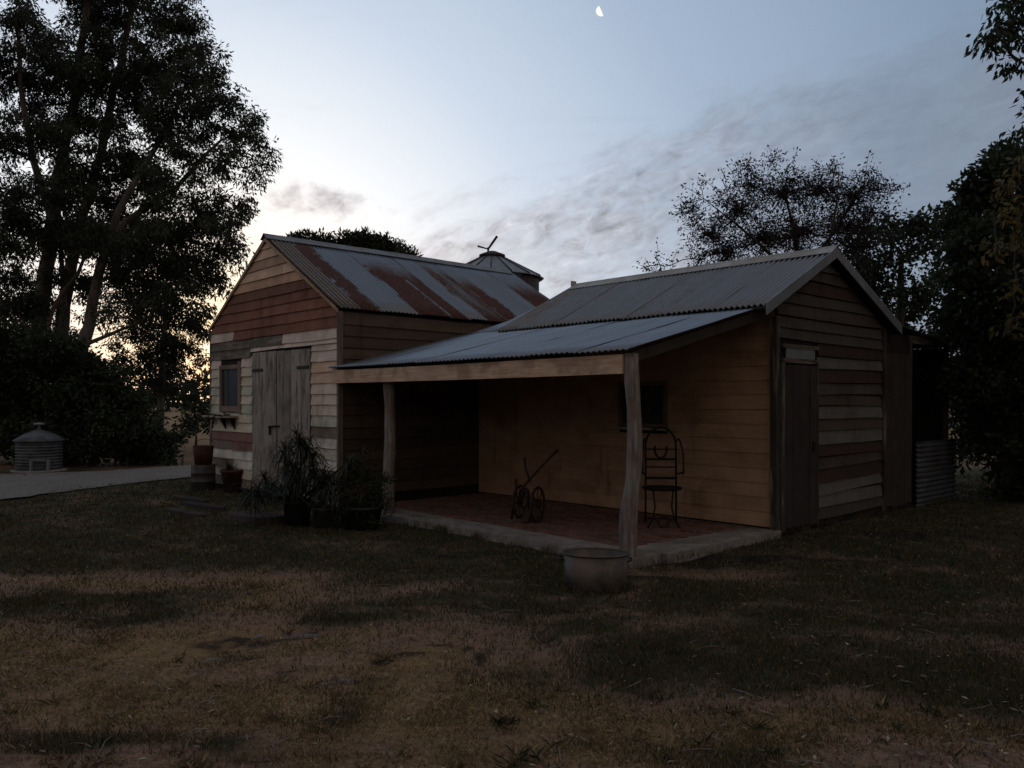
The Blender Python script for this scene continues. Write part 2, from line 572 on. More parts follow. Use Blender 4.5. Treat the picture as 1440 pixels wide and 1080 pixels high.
L_GUM = leaf_mat('gum_leaves', (0.026, 0.034, 0.022), (0.045, 0.056, 0.036), (0.075, 0.078, 0.048))
L_DARK = leaf_mat('dark_leaves', (0.018, 0.028, 0.014), (0.032, 0.046, 0.022), (0.055, 0.07, 0.034))
L_PINE = leaf_mat('pine_needles', (0.016, 0.024, 0.014), (0.028, 0.038, 0.02), (0.045, 0.055, 0.03), 0.15)
L_AUT = leaf_mat('autumn_leaves', (0.06, 0.055, 0.02), (0.14, 0.105, 0.03), (0.22, 0.14, 0.05))
L_BARE = leaf_mat('withered_leaves', (0.018, 0.018, 0.016), (0.03, 0.027, 0.022), (0.048, 0.04, 0.03))
L_STRAP = leaf_mat('strap_leaves', (0.012, 0.016, 0.010), (0.022, 0.029, 0.018), (0.05, 0.06, 0.04), 0.2, 0.55)
L_LITTER = leaf_mat('fallen_leaves', (0.10, 0.07, 0.045), (0.26, 0.21, 0.15), (0.48, 0.43, 0.34), 0.1, 0.7)
L_GRASS = leaf_mat('grass_blades', (0.024, 0.036, 0.018), (0.18, 0.122, 0.06), (0.46, 0.33, 0.185), 0.2, 0.8)
M_BARK = plain_mat('gum_bark', (0.06, 0.052, 0.046), (0.17, 0.15, 0.135), 1.6, 0.85, bump=0.01, stretch=(3, 3, 0.6), c2=(0.10, 0.07, 0.055), scale2=1.1)
M_DBARK = plain_mat('dark_bark', (0.035, 0.028, 0.023), (0.09, 0.072, 0.06), 5, 0.9, bump=0.01, stretch=(3, 3, 0.6))


def ground_mat():
    m, t = new_mat('yard_ground')
    g = t.n('ShaderNodeTexCoord').outputs['Object']
    a = t.n('ShaderNodeAttribute', attribute_name='cover')      # r green, g straw, b dark soil
    sp = t.n('ShaderNodeSeparateColor')
    t.link(a.outputs['Color'], sp.inputs[0])
    n_s = t.noise(g, 30, 7, 0.65)
    n_m = t.noise(g, 4.5, 6, 0.62, 0.3)
    n_l = t.noise(g, 0.9, 5, 0.6)
    n_f = t.noise(g, 120, 4, 0.6)
    dirt = t.ramp(t.math('ADD', t.math('MULTIPLY', n_s, 0.55), t.math('MULTIPLY', n_m, 0.45)),
                  [(0.3, (0.10, 0.058, 0.040)), (0.5, (0.225, 0.140, 0.098)), (0.72, (0.38, 0.255, 0.185))])
    straw = t.ramp(t.math('ADD', t.math('MULTIPLY', n_f, 0.5), t.math('MULTIPLY', n_s, 0.5)),
                   [(0.32, (0.095, 0.058, 0.031)), (0.5, (0.24, 0.155, 0.078)), (0.7, (0.45, 0.31, 0.165))])
    green = t.ramp(t.math('ADD', t.math('MULTIPLY', n_f, 0.5), t.math('MULTIPLY', n_s, 0.5)),
                   [(0.32, (0.014, 0.019, 0.010)), (0.52, (0.033, 0.043, 0.022)), (0.72, (0.068, 0.08, 0.040))])
    wob = t.math('MULTIPLY', t.math('SUBTRACT', t.math('ADD', t.math('MULTIPLY', n_m, 0.6), t.math('MULTIPLY', n_s, 0.4)), 0.5), 1.7)
    col = t.mix(t.step(t.math('ADD', sp.outputs[1], wob), 0.1, 0.9), dirt, straw)
    col = t.mix(t.step(t.math('ADD', sp.outputs[0], wob), 0.18, 0.95), col, green)
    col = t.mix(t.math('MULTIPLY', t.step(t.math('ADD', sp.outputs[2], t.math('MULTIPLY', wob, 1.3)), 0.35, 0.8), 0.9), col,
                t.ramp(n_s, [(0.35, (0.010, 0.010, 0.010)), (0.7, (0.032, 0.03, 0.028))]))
    h = t.math('ADD', t.math('MULTIPLY', n_s, 0.6), t.math('ADD', t.math('MULTIPLY', n_f, 0.25), t.math('MULTIPLY', n_m, 0.8)))
    finish(t, col, 0.97, bump=h, bump_d=0.03, bump_s=0.9, spec=0.1)
    return m


M_GROUND = ground_mat()


def gravel_mat():
    m, t = new_mat('pale_gravel')
    g = t.n('ShaderNodeTexCoord').outputs['Object']
    v = t.n('ShaderNodeTexVoronoi')
    v.inputs['Scale'].default_value = 38
    t.link(g, v.inputs['Vector'])
    n = t.noise(g, 1.3, 5, 0.6)
    col = t.mix(0.5, t.ramp(n, [(0.3, (0.14, 0.13, 0.12)), (0.7, (0.22, 0.205, 0.19))]), t.ramp(v.outputs['Color'], [(0.1, (0.10, 0.093, 0.086)), (0.9, (0.27, 0.25, 0.23))]))
    finish(t, col, 0.95, bump=v.outputs['Distance'], bump_d=0.01, spec=0.15)
    return m


M_GRAVEL = gravel_mat()

# ------------------------------------------------------------------ ground
def gauss(p, c, rx, ry):
    return math.exp(-(((p[0] - c[0]) / rx) ** 2 + ((p[1] - c[1]) / ry) ** 2))


GREEN = [(620, 800, 1.5, .8), (700, 850, 1.2, .55), (770, 830, .8, .5), (480, 775, 1.4, .6), (330, 760, 1.6, .5), (60, 720, 2.4, 1.2), (200, 730, 2.0, .8), (50, 850, 1.0, .55),
         (150, 850, 1.2, .5), (920, 850, 1.2, .6), (1040, 830, 1.6, .8), (1180, 830, 1.8, .9), (1330, 820, 1.8, 1.2), (960, 920, 1.2, .5), (1100, 930, 1.4, .6), (1250, 940, 1.6, .8), (1380, 960, 1.0, .9),
         (60, 1030, .28, .16), (100, 1040, .25, .16), (420, 985, .25, .2), (270, 1050, .6, .16), (1000, 1050, .5, .16), (1100, 770, 2.0, .6), (1330, 750, 2.2, 1.2), (1430, 740, 2.5, 1.5), (1440, 800, 1.6, .9), (1380, 700, 3, 3), (220, 690, 2, 1.0), (100, 790, 1.6, .7), (560, 870, .5, .35), (840, 880, 1.2, .45), (700, 800, 1.4, .7), (590, 850, .9, .4), (400, 770, 1.6, .5), (1150, 880, 1.8, .9), (1320, 880, 1.8, .9)]
STRAW = [(110, 900, 1.3, .5), (230, 910, 1.0, .45), (60, 960, .8, .4), (200, 980, 1.0, .35), (330, 1000, .8, .3), (430, 850, 1.2, .35), (500, 960, .7, .4), (620, 980, .9, .4), (760, 960, .8, .5),
         (680, 1050, .8, .3), (860, 1000, .6, .4), (900, 1060, .9, .25), (360, 830, 1.2, .35), (1100, 1040, 1.2, .3), (300, 880, 1.0, .3), (1300, 1030, 1.0, .4), (150, 820, 1.4, .3), (450, 900, .8, .3)]
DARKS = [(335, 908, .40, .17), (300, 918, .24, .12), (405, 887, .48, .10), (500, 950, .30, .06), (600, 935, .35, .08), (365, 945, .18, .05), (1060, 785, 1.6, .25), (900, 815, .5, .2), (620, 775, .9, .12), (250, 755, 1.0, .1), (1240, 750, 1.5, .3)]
GREEN = [((*gnd(a, b)[:2],), c, d) for a, b, c, d in GREEN]
STRAW = [((*gnd(a, b)[:2],), c, d) for a, b, c, d in STRAW]
DARKS = [((*gnd(a, b)[:2],), c, d) for a, b, c, d in DARKS]


def cover_at(x, y):
    k_ = .55 + .03 * y
    p = (x + k_ * mnoise.noise(Vector((x * .8, y * .8, 21.0))) + .25 * mnoise.noise(Vector((x * 2.6, y * 2.6, 4.0))),
         y + k_ * mnoise.noise(Vector((x * .8, y * .8, 33.0))) + .25 * mnoise.noise(Vector((x * 2.6, y * 2.6, 14.0))))
    wob = mnoise.noise(Vector((x * 0.9, y * 0.9, 3.1))) * 0.5 + mnoise.noise(Vector((x * 2.4, y * 2.4, 7.7))) * 0.42 + mnoise.noise(Vector((x * 6.5, y * 6.5, 1.7))) * 0.3
    far = min(1.0, max(0.0, (y - 15) / 8))
    near_box = -14 < x < 12 and 2.5 < y < 19
    g = max([gauss(p, *q) for q in GREEN]) if near_box else 0.5
    s = max([gauss(p, *q) for q in STRAW]) if near_box else 0.5
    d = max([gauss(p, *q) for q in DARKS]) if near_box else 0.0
    g = g * .85 + wob * 0.55 * min(1, 0.35 + g)
    if y > 7.0 and near_box:
        s0 = max([gauss(p, *q) for q in STRAW])
        g = max(g, min(1, (y - 7.0) / 1.0) * (.78 + wob * .55) * (1 - .7 * s0))
    s = s * 0.78 + .08 - wob * 0.55 - .35 * g
    if y > 28:
        g, s = 0.1 + wob, 0.8
    return min(1, max(0, g)), min(1, max(0, s)), min(1, max(0, d))


def ground_z(x, y):
    z = mnoise.noise(Vector((x * 0.55, y * 0.55, 0.0))) * 0.022 + mnoise.noise(Vector((x * 2.1, y * 2.1, 5.0))) * 0.012 + mnoise.noise(Vector((x * 6, y * 6, 9.0))) * 0.006
    d = max([gauss((x, y), *q) for q in DARKS[:7]])
    z -= d * 0.035
    return z - 0.012


def axis_samples(dense0, dense1, step, lo, hi):
    a = list(np.arange(dense0, dense1, step))
    s, x = step, dense0
    left = []
    while x > lo:
        s *= 1.35
        x -= s
        left.append(x)
    s, x = step, a[-1]
    right = []
    while x < hi:
        s *= 1.35
        x += s
        right.append(x)
    return np.array(left[::-1] + a + right)


gx = axis_samples(-11, 8, 0.085, -900, 900)
gy = axis_samples(2.6, 15.5, 0.085, -500, 1500)
NX, NY = len(gx), len(gy)
gv = np.zeros((NX * NY, 3), np.float32)
gc = np.ones((NX * NY, 4), np.float32)
i = 0
for y in gy:
    for x in gx:
        if -13 < x < 11 and 2 < y < 24:
            gv[i] = (x, y, ground_z(x, y))
        else:
            gv[i] = (x, y, -0.012)
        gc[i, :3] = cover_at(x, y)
        i += 1
ii = np.arange((NY - 1) * (NX - 1))
r_, c_ = ii // (NX - 1), ii % (NX - 1)
b_ = r_ * NX + c_
gm = np_mesh('ground', gv, np.stack([b_, b_ + 1, b_ + NX + 1, b_ + NX], 1), smooth=True)
ca = gm.color_attributes.new('cover', 'FLOAT_COLOR', 'POINT')
ca.data.foreach_set('color', gc.ravel())
tag(link('ground', gm, M_GROUND), kind='structure')

# gravel driveway along the hedge, continuing behind the shed
far_e = [(-160, 672), (6, 667), (136, 663.5), (210, 658), (250, 655), (300, 653)]
near_e = [(-160, 716), (6, 703), (72, 694), (120, 688), (175, 681), (240, 674), (300, 668)]
pf = [gnd(*q) for q in far_e] + [Vector((-4.5, 24, 0)), Vector((6, 30, 0))]
pn = [gnd(*q) for q in near_e] + [Vector((-5.5, 20.5, 0)), Vector((6, 26.5, 0))]


def resample(pts, n):
    d = [0]
    for a, b in zip(pts, pts[1:]):
        d.append(d[-1] + (b - a).length)
    out = []
    for k in range(n):
        s = d[-1] * k / (n - 1)
        j = max(i for i in range(len(d)) if d[i] <= s + 1e-9)
        j = min(j, len(pts) - 2)
        f = (s - d[j]) / max(1e-6, d[j + 1] - d[j])
        out.append(pts[j].lerp(pts[j + 1], f))
    return out


NS, NW = 90, 8
pf, pn = resample(pf, NS), resample(pn, NS)
mb = MB()
vs_ = []
for k in range(NS):
    wob0, wob1 = mnoise.noise(Vector((k * 0.7, 1, 2))) * 0.18, mnoise.noise(Vector((k * 0.8, 4, 2))) * 0.15
    for j in range(NW + 1):
        f = j / NW
        p = pn[k].lerp(pf[k], f * (1 - wob1 * 0.3) + wob0 * 0.2 * (1 - f))
        vs_.append((p.x, p.y, 0.012 + 0.03 * math.sin(f * math.pi)))
mb.add(vs_, [(k * (NW + 1) + j, (k + 1) * (NW + 1) + j, (k + 1) * (NW + 1) + j + 1, k * (NW + 1) + j + 1) for k in range(NS - 1) for j in range(NW)], True)
tag(mb.build('gravel_driveway', M_GRAVEL), kind='structure')

# ------------------------------------------------------------------ timber pieces
def board_mesh(name, b0, b1, t0, t1, h, th, proud, n=3, jit=0.004, vertical=False):
    """board lying along x, its face towards -y, bottom edge from b0 to b1, top edge from t0 to t1, height h"""
    vs_, fs = [], []
    rnd = random.uniform
    for k in range(n + 1):
        f = k / n
        xb, xt = b0 + (b1 - b0) * f, t0 + (t1 - t0) * f
        j0, j1 = rnd(-jit, jit), rnd(-jit, jit)
        q = rnd(-jit, jit) * 0.6
        vs_ += [(xb, -th - proud + q, j0), (xt, -th * 0.35 + q, h + j1), (xt, 0.0, h + j1), (xb, 0.0, j0)]
    for k in range(n):
        a, b = 4 * k, 4 * k + 4
        for e in range(4):
            e2 = (e + 1) % 4
            fs.append((a + e, a + e2, b + e2, b + e))
    fs += [(3, 2, 1, 0), (4 * n, 4 * n + 1, 4 * n + 2, 4 * n + 3)]
    me = bpy.data.meshes.new(name)
    me.from_pydata(vs_, [], fs)
    me.update()
    return me


def weatherboard(parent, FR, b0, b1, t0, t1, z0, z1, col, wear, proud=0.013, th=0.016, name='weatherboard', mat=None, tilt=0.0, jit=0.007):
    cx = 0.5 * (b0 + b1)
    cj = random.uniform(0.92, 1.08)
    me = board_mesh(name, b0 - cx, b1 - cx, t0 - cx, t1 - cx, z1 - z0, th, proud, jit=jit)
    M = FR @ T((cx, 0, z0)) @ Matrix.Rotation(tilt + random.uniform(-.003, .003), 4, 'Y')
    return link(name, me, mat or M_BOARD, parent, M, tuple(c * cj for c in col), wear=wear)


CREAM, WHITE, PINK, TAN = (.72, .66, .55), (.78, .75, .70), (.73, .61, .545), (.70, .51, .38)
RED, MID, WEATH, GREEN_W = (.25, .115, .08), (.56, .36, .25), (.27, .225, .19), (.56, .57, .48)
OCHRE = (.41, .262, .165)

# ---- the gabled shed (left)
XR, XL, XA, ZE, ZA, LEN = -5.55, -10.2, -7.87, 3.0, 4.33, 5.7
shed = thing('timber_shed', 'tall gabled timber shed with patched pale and red-brown weatherboards and plank double door', 'shed', F @ T(((XR + XL) / 2, 0, 0)))
mb = MB()
mb.prism([(XL + .03, 0.0), (XR - .03, 0.0), (XR - .03, ZE - .03), (XA, ZA - .04), (XL + .03, ZE - .03)], 0.002, LEN - 0.03)
mb.build('wall', M_INNER, shed, F)


def gable_half(z):
    """x range of the shed gable at height z"""
    if z <= ZE:
        return XL, XR
    f = (z - ZE) / (ZA - ZE)
    return XL + (XA - XL) * f, XR + (XA - XR) * f


DX0, DX1, DZ = -8.39, -6.36, 2.47      # door opening
WX0, WX1, WZ0, WZ1 = -9.76, -8.86, 1.42, 2.27   # window opening
E_ = 0.1645
rows = [0.075 + E_ * k for k in range(27)]
right_cols = [WEATH, WHITE, WEATH, WHITE, CREAM, WHITE, WEATH, GREEN_W, PINK, PINK, PINK, TAN, TAN, PINK, PINK]
left_cols = [WEATH, CREAM, WHITE, WHITE, (.25, .15, .125), (.27, .15, .125), CREAM, CREAM, GREEN_W, CREAM, GREEN_W, CREAM, CREAM, PINK, WEATH]
for k, z in enumerate(rows):
    z1 = z + E_ + 0.012
    wr = random.uniform(0.12, 0.44)
    if z1 < DZ + 0.02:
        weatherboard(shed, F, DX1 + .02, XR, DX1 + .02, XR, z, z1, right_cols[min(k, 14)], wr)
        lc = left_cols[min(k, 14)]
        if z1 > WZ0 + .03 and z < WZ1 - .05:
            weatherboard(shed, F, XL, WX0, XL, WX0, z, z1, lc, wr)
            weatherboard(shed, F, WX1, DX0 - .03, WX1, DX0 - .03, z, z1, lc, wr * 0.9)
        elif k in (3, 4, 2):
            s = random.uniform(-9.5, -9.2)
            weatherboard(shed, F, XL, s, XL, s, z, z1, WEATH if k != 3 else WHITE, wr + .2)
            weatherboard(shed, F, s + .006, DX0 - .03, s + .006, DX0 - .03, z, z1, lc, wr)
        else:
            weatherboard(shed, F, XL, DX0 - .03, XL, DX0 - .03, z, z1, lc, wr)
    elif z < DZ + 0.02:       # head row over the door
        weatherboard(shed, F, XL, DX0 - .1, XL, DX0 - .1, z, z1, WEATH, .65)
        weatherboard(shed, F, DX0 - .094, XR, DX0 - .094, XR, DZ + .005, z1, PINK, .4)
        weatherboard(shed, F, DX1 + .02, XR, DX1 + .02, XR, z, DZ + .012, PINK, .25, proud=.010)
    else:
        ztop = min(z1, ZA - 0.03)
        if z > ZA - .08:
            break
        a0, a1 = gable_half(z)
        c0, c1 = gable_half(ztop)
        up = k - 15
        if up == 0:
            weatherboard(shed, F, a0, -7.3, c0, -7.3, z, ztop, WEATH, .62)
            weatherboard(shed, F, -7.294, a1, -7.294, c1, z, ztop, PINK, .32)
        elif up == 1:
            weatherboard(shed, F, a0, -9.2, c0, -9.2, z, ztop, PINK, .35)
            weatherboard(shed, F, -9.194, a1, -9.194, c1, z, ztop, RED, .25)
        elif up in (2, 3):
            s = -8.0 if up == 3 else -7.1
            weatherboard(shed, F, a0, s, c0, s, z, ztop, RED, .2)
            weatherboard(shed, F, s + .006, a1, s + .006, c1, z, ztop, tuple(1.25 * q for q in RED), .22)
        elif up in (4, 5):
            weatherboard(shed, F, a0, a1, c0, c1, z, ztop, RED if up == 4 else (.19, .095, .065), .2)
        else:
            weatherboard(shed, F, a0, a1, c0, c1, z, ztop, (MID, TAN, (.48, .33, .24), TAN, TAN)[(up - 6) % 5], .3)
# corner posts
for x0, x1, nm in ((XR - .004, XR + .045, 'corner_board'), (XL - .045, XL + .004, 'corner_board')):
    mb = MB()
    mb.box(x0, x1, -.03, .05, 0, ZE - .06)
    mb.build(nm, M_PLANK, shed, F, WEATH, wear=.7)
# side wall boards facing the lean-to side
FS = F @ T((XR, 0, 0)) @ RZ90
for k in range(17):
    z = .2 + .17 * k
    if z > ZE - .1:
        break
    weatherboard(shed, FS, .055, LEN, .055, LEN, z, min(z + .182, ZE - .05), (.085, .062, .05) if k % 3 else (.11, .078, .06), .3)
FLft = F @ T((XL, LEN, 0)) @ Matrix.Rotation(R(-90), 4, 'Z')
for k in range(17):
    z = .1 + .17 * k
    weatherboard(shed, FLft, 0.0, LEN - .06, 0.0, LEN - .06, z, min(z + .182, ZE - .05), CREAM, .5)

# double plank door
def plank_door(parent, FR, x0, x1, z0, z1, cuts, cols, depth=.0, th=.022, name='door', wear=.5):
    """a door leaf of vertical planks; sub-parts are its planks"""
    mb_ = MB()
    mb_.box(x0 + .02, x1 - .02, depth - .004, depth + .0, z0 + .02, z1 - .02)
    d = mb_.build(name, M_INNER, parent, FR)
    xs = [x0] + cuts + [x1]
    for a, b, c in zip(xs, xs[1:], cols):
        h = z1 - z0
        ga, gb = random.uniform(.002, .006), random.uniform(.002, .006)
        mp = MB()
        dz0, dz1 = random.uniform(0, .03), random.uniform(0, .015)
        q = random.uniform(0, .006)
        n = 3
        prev = None
        ring = []
        for k in range(n + 1):
            zz = z0 + dz0 + (h - dz0 - dz1) * k / n
            w0, w1 = random.uniform(-.003, .003), random.uniform(-.003, .003)
            ring.append([(a + ga + w0, depth - th - q, zz), (b - gb + w1, depth - th - q, zz), (b - gb + w1, depth - .005, zz), (a + ga + w0, depth - .005, zz)])
        vv = [p for r in ring for p in r]
        ff = [(4 * k + e, 4 * k + (e + 1) % 4, 4 * k + 4 + (e + 1) % 4, 4 * k + 4 + e) for k in range(n) for e in range(4)]
        ff += [(3, 2, 1, 0), (4 * n, 4 * n + 1, 4 * n + 2, 4 * n + 3)]
        cx = .5 * (a + b)
        mp.add([(x - cx, y, z) for x, y, z in vv], ff)
        mp.build('plank', M_PLANK, d, FR @ T((cx, 0, 0)), c, wear=wear)
    return d


GD = (.36, .33, .295)
dL = plank_door(shed, F, DX0, -7.50, .05, DZ - .02, [-8.16, -7.90], [GD, (.40, .365, .33), GD, GD], depth=-.006)
dR = plank_door(shed, F, -7.47, DX1, .05, DZ - .03, [-7.22, -6.98, -6.66], [(.33, .30, .27), (.29, .265, .235), (.40, .365, .33), (.36, .33, .295)], depth=-.006)
for d, x0, x1 in ((dL, DX0 + .01, DX0 + .42), (dR, DX1 - .40, DX1 - .01)):
    mb = MB()
    mb.box(x0, x1, -.046, -.036, 2.12, 2.165)
    mb.build('hinge', M_GREYPOT, d, F)
mb = MB()
mb.tube([(-7.72, -.05, 1.17), (-7.66, -.06, 1.19), (-7.40, -.058, 1.2), (-7.36, -.04, 1.2)], .016, 6)
mb.box(-7.73, -7.66, -.05, -.034, 1.05, 1.2)
mb.build('latch', M_DARKIRON, dL, F)

# small window with frame, pane and shelf
mb = MB()
mb.box(WX0 + .05, WX1 - .05, -.012, -.004, WZ0 + .05, WZ1 - .05)
win = mb.build('window', M_GLASS, shed, F)
for (a, b, c, d_) in ((WX0, WX0 + .075, WZ0, WZ1), (WX1 - .1, WX1, WZ0 - .03, WZ1 + .05), (WX0 + .075, WX1 - .1, WZ1 - .075, WZ1), (WX0 + .075, WX1 - .1, WZ0, WZ0 + .1)):
    mb = MB()
    mb.box(a, b, -.045, -.004, c, d_)
    mb.build('frame', M_PLANK if d_ - c > .3 else M_BOARD, win, F, (.27, .2, .175) if a > WX0 + .01 else (.17, .14, .13), wear=.45)
mb = MB()
mb.box(WX0 + .30, WX0 + .325, -.02, -.012, WZ0 + .1, WZ1 - .075)
mb.build('glazing_bar', M_PLANK, win, F, (.12, .09, .085), wear=.5)
shelf = thing('window_shelf', 'narrow pale plank shelf on brackets under the small shed window', 'shelf', F @ T((-9.5, -.1, 1.32)))
mb = MB()
mb.box(-10.22, -8.98, -.19, -.035, 1.31, 1.345)
mb.build('shelf_plank', M_BOARD, shelf, F, (.40, .36, .31), wear=.4)
for x in (-10.1, -9.5, -9.1):
    mb = MB()
    mb.add([(x - .02, -.035, 1.10), (x + .02, -.035, 1.10), (x + .02, -.035, 1.308), (x - .02, -.035, 1.308), (x - .02, -.15, 1.308), (x + .02, -.15, 1.308)],
           [(0, 1, 2, 3), (3, 2, 5, 4), (0, 4, 5, 1), (0, 3, 4), (1, 5, 2)])
    mb.build('bracket', M_DARKIRON, shelf, F)


# ---- corrugated roofs
def sheet_mesh(width, length, pitch=0.076, amp=0.0095, ny=7, sag=0.0, skew=None):
    """corrugated sheet in xy, x across (0..width), y down the slope (0..length), real thickness; skew(x,y) may trim y"""
    nw = max(1, round(width / pitch))
    width = nw * pitch
    nx = nw * 6
    top, bot = [], []
    sd_ = random.uniform(0, 80)
    for j in range(ny + 1):
        for i_ in range(nx + 1):
            x = width * i_ / nx
            y = length * j / ny
            if skew:
                y0, y1 = skew(x)
                y = y0 + (y1 - y0) * j / ny
            z = amp * math.cos(2 * math.pi * i_ / 6) - sag * math.sin(math.pi * j / ny) + random.uniform(-.0012, .0012) + .006 * mnoise.noise(Vector((x * 2.5 + sd_, y * 1.6, sd_)))
            top.append((x, y, z))
            bot.append((x, y, z - .003))
    n1 = nx + 1
    fs = []
    N = len(top)
    for j in range(ny):
        for i_ in range(nx):
            a = j * n1 + i_
            fs.append((a, a + n1, a + n1 + 1, a + 1))
            fs.append((N + a, N + a + 1, N + a + n1 + 1, N + a + n1))
    for i_ in range(nx):
        fs.append((i_, i_ + 1, N + i_ + 1, N + i_))
        a = ny * n1 + i_
        fs.append((a, N + a, N + a + 1, a + 1))
    for j in range(ny):
        a = j * n1
        fs.append((a, N + a, N + a + n1, a + n1))
        a = j * n1 + nx
        fs.append((a, a + n1, N + a + n1, N + a))
    me = bpy.data.meshes.new('roof_sheet')
    me.from_pydata(top + bot, [], fs)
    me.polygons.foreach_set('use_smooth', [True] * len(fs))
    me.update()
    return me


def slope_frame(o, along, down):
    """frame with x along the ridge, y down the slope"""
    x = Vector(along).normalized()
    y = Vector(down).normalized()
    z = x.cross(y)
    if z.z < 0:
        raise ValueError('slope frame upside down')
    M = Matrix((x, y, z)).transposed().to_4x4()
    return T(Vector(o)) @ M


# shed roof: the near slope runs from the ridge down to the right eave; x of the sheet runs along -? so that the normal points up
OV = .045
ridge = Vector((XA, -OV, ZA + .055))
eave_z = ZE + .0
dn = Vector((XR + .08 - XA, 0, (eave_z - .01) - (ZA + .055)))
SL = dn.length
# walking along +y with down = +x gives a normal pointing down, so run along -y from the far end
total = LEN + OV + .12
spec = []   # from the near (door) end: width, rust, rust_from, lichen
spec = [(.38, .35, .1, .9), (.304, .97, -.7, .3), (.76, .15, 1.2, .1), (.608, .97, .35, .1), (.38, .94, .5, .15), (.38, .35, .9, .1), (.608, .66, .2, .5), (.38, .97, .6, .15), (.988, .15, 1.3, .05), (.76, .9, .5, .25)]
y = -OV
for k, (wd, ru, rf, li) in enumerate(spec):
    wd = round(wd / .076) * .076
    FRM = slope_frame(F @ Vector((XA, y + wd + .076, ZA + .055 + (.0035 if k % 2 else 0.0))), F.to_3x3() @ Vector((0, -1, 0)), F.to_3x3() @ dn)
    L2 = SL + random.uniform(-.015, .03)
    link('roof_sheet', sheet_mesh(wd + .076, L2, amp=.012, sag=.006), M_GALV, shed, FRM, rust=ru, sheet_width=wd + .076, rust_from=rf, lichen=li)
    y += wd
RIDGE_END = y
dn2 = Vector((XL - .03 - XA, 0, (eave_z - .01) - (ZA + .055)))
y = -OV
for k in range(7):
    wd = .836
    FRM = slope_frame(F @ Vector((XA, y, ZA + .055 + (.0035 if k % 2 else 0.0))), F.to_3x3() @ Vector((0, 1, 0)), F.to_3x3() @ dn2)
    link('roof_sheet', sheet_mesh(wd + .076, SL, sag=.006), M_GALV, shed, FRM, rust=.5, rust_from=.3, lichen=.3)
    y += wd


def ridge_cap(parent, x, y0, y1, z, wl, drop_l, drop_r, mat, segs=3, along='y'):
    """folded capping with a rolled top, in lengths"""
    for k in range(segs):
        a, b = y0 + (y1 - y0) * k / segs, y0 + (y1 - y0) * (k + 1) / segs + (.03 if k < segs - 1 else 0)
        lift = .003 * (k % 2)
        prof = [(-wl, -drop_l), (-.035, .012), (-.02, .032), (0, .04), (.02, .032), (.035, .012), (wl, -drop_r)]
        low = [(u, v - .006) for u, v in reversed(prof)]
        ring = prof + low
        n = len(ring)
        mb_ = MB()
        vv = []
        for s in (a, b):
            for u, v in ring:
                vv.append((x + u, s, z + v + lift) if along == 'y' else (s, x + u, z + v + lift))
        ff = [(i_, (i_ + 1) % n, n + (i_ + 1) % n, n + i_) for i_ in range(n)]
        ff += [tuple(reversed(range(n))), tuple(range(n, 2 * n))]
        mb_.add(vv, ff)
        mb_.build('ridge_cap', mat, parent, F)


sl1 = (ZA - ZE + .065) / (XR + .10 - XA)
ridge_cap(shed, XA, -OV - .03, RIDGE_END + .03, ZA + .072, .12, .12 * sl1 - .012, .12 * sl1 - .012, M_FLASH, 3)
# barge edge timbers under the near end of the shed roof
for sx, ex in ((1, XR), (-1, XL)):
    a = Vector((XA, 0, ZA + .03))
    b = Vector((ex + .05 * sx, 0, ZE - .03))
    mb = MB()
    p = []
    for yy in (-.052, -.034):
        p += [(a.x, yy, a.z - .05), (b.x, yy, b.z - .05), (b.x, yy, b.z), (a.x, yy, a.z)]
    mb.hexa(p)
    mb.build('barge_board', M_BOARD, shed, F, (.45, .32, .23), wear=.4)

# ---- the store (right), weatherboard with a low gable
BY0, BY1, BYA = 2.65, 5.60, 3.92
BX1 = -4.5
BZE, BZA = 2.70, 3.53
store = thing('timber_store', 'low gabled timber store with lichened iron roof and ochre front wall', 'store', F @ T((-2.2, 4.1, 0)))
mb = MB()
bo = [(BY0 + .03, 0.0), (5.95, 0.0), (5.95, 2.62), (BYA, BZA - .06), (BY0 + .03, 2.78)]
nb = len(bo)
mb.add([(-.006, yy, zz) for yy, zz in bo] + [(XR + .05, yy, min(zz, 2.7)) for yy, zz in bo],
       [tuple(range(nb)), tuple(reversed(range(nb, 2 * nb)))] + [(i_, i_ + nb, (i_ + 1) % nb + nb, (i_ + 1) % nb) for i_ in range(nb)])
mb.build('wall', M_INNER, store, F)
# ochre boards of the sheltered wall
FY = F @ T((0, BY0 + .03, 0))
OW0, OW1, OZ0, OZ1 = -2.42, -1.58, 1.25, 1.88
for k in range(15):
    z = .085 + .178 * k
    if z > 2.62:
        break
    z1 = min(z + .192, 2.74)
    c = OCHRE
    if z1 > OZ0 + .03 and z < OZ1 - .05:
        weatherboard(store, FY, XR + .05, OW0, XR + .05, OW0, z, z1, c, .12, proud=.006, th=.010, jit=.002)
        weatherboard(store, FY, OW1, -.03, OW1, -.03, z, z1, c, .12, proud=.006, th=.010, jit=.002)
    else:
        weatherboard(store, FY, XR + .05, -.03, XR + .05, -.03, z, z1, c, .12, proud=.006, th=.010, jit=.002)
mb = MB()
mb.box(OW0 + .05, OW1 - .05, -.012, -.004, OZ0 + .04, OZ1 - .05)
win2 = mb.build('window', M_GLASS, store, FY)
for (a, b, c, d_) in ((OW0, OW0 + .06, OZ0, OZ1), (OW1 - .06, OW1, OZ0, OZ1), (OW0 + .06, OW1 - .06, OZ1 - .06, OZ1), (OW0 + .06, OW1 - .06, OZ0, OZ0 + .05)):
    mb = MB()
    mb.box(a, b, -.035, -.004, c, d_)
    mb.build('frame', M_PLANK if d_ - c > .3 else M_BOARD, win2, FY, (.17, .115, .078), wear=.2)
mb = MB()
mb.box(OW0 - .12, OW1 + .16, -.10, -.03, OZ0 - .035, OZ0 - .006)
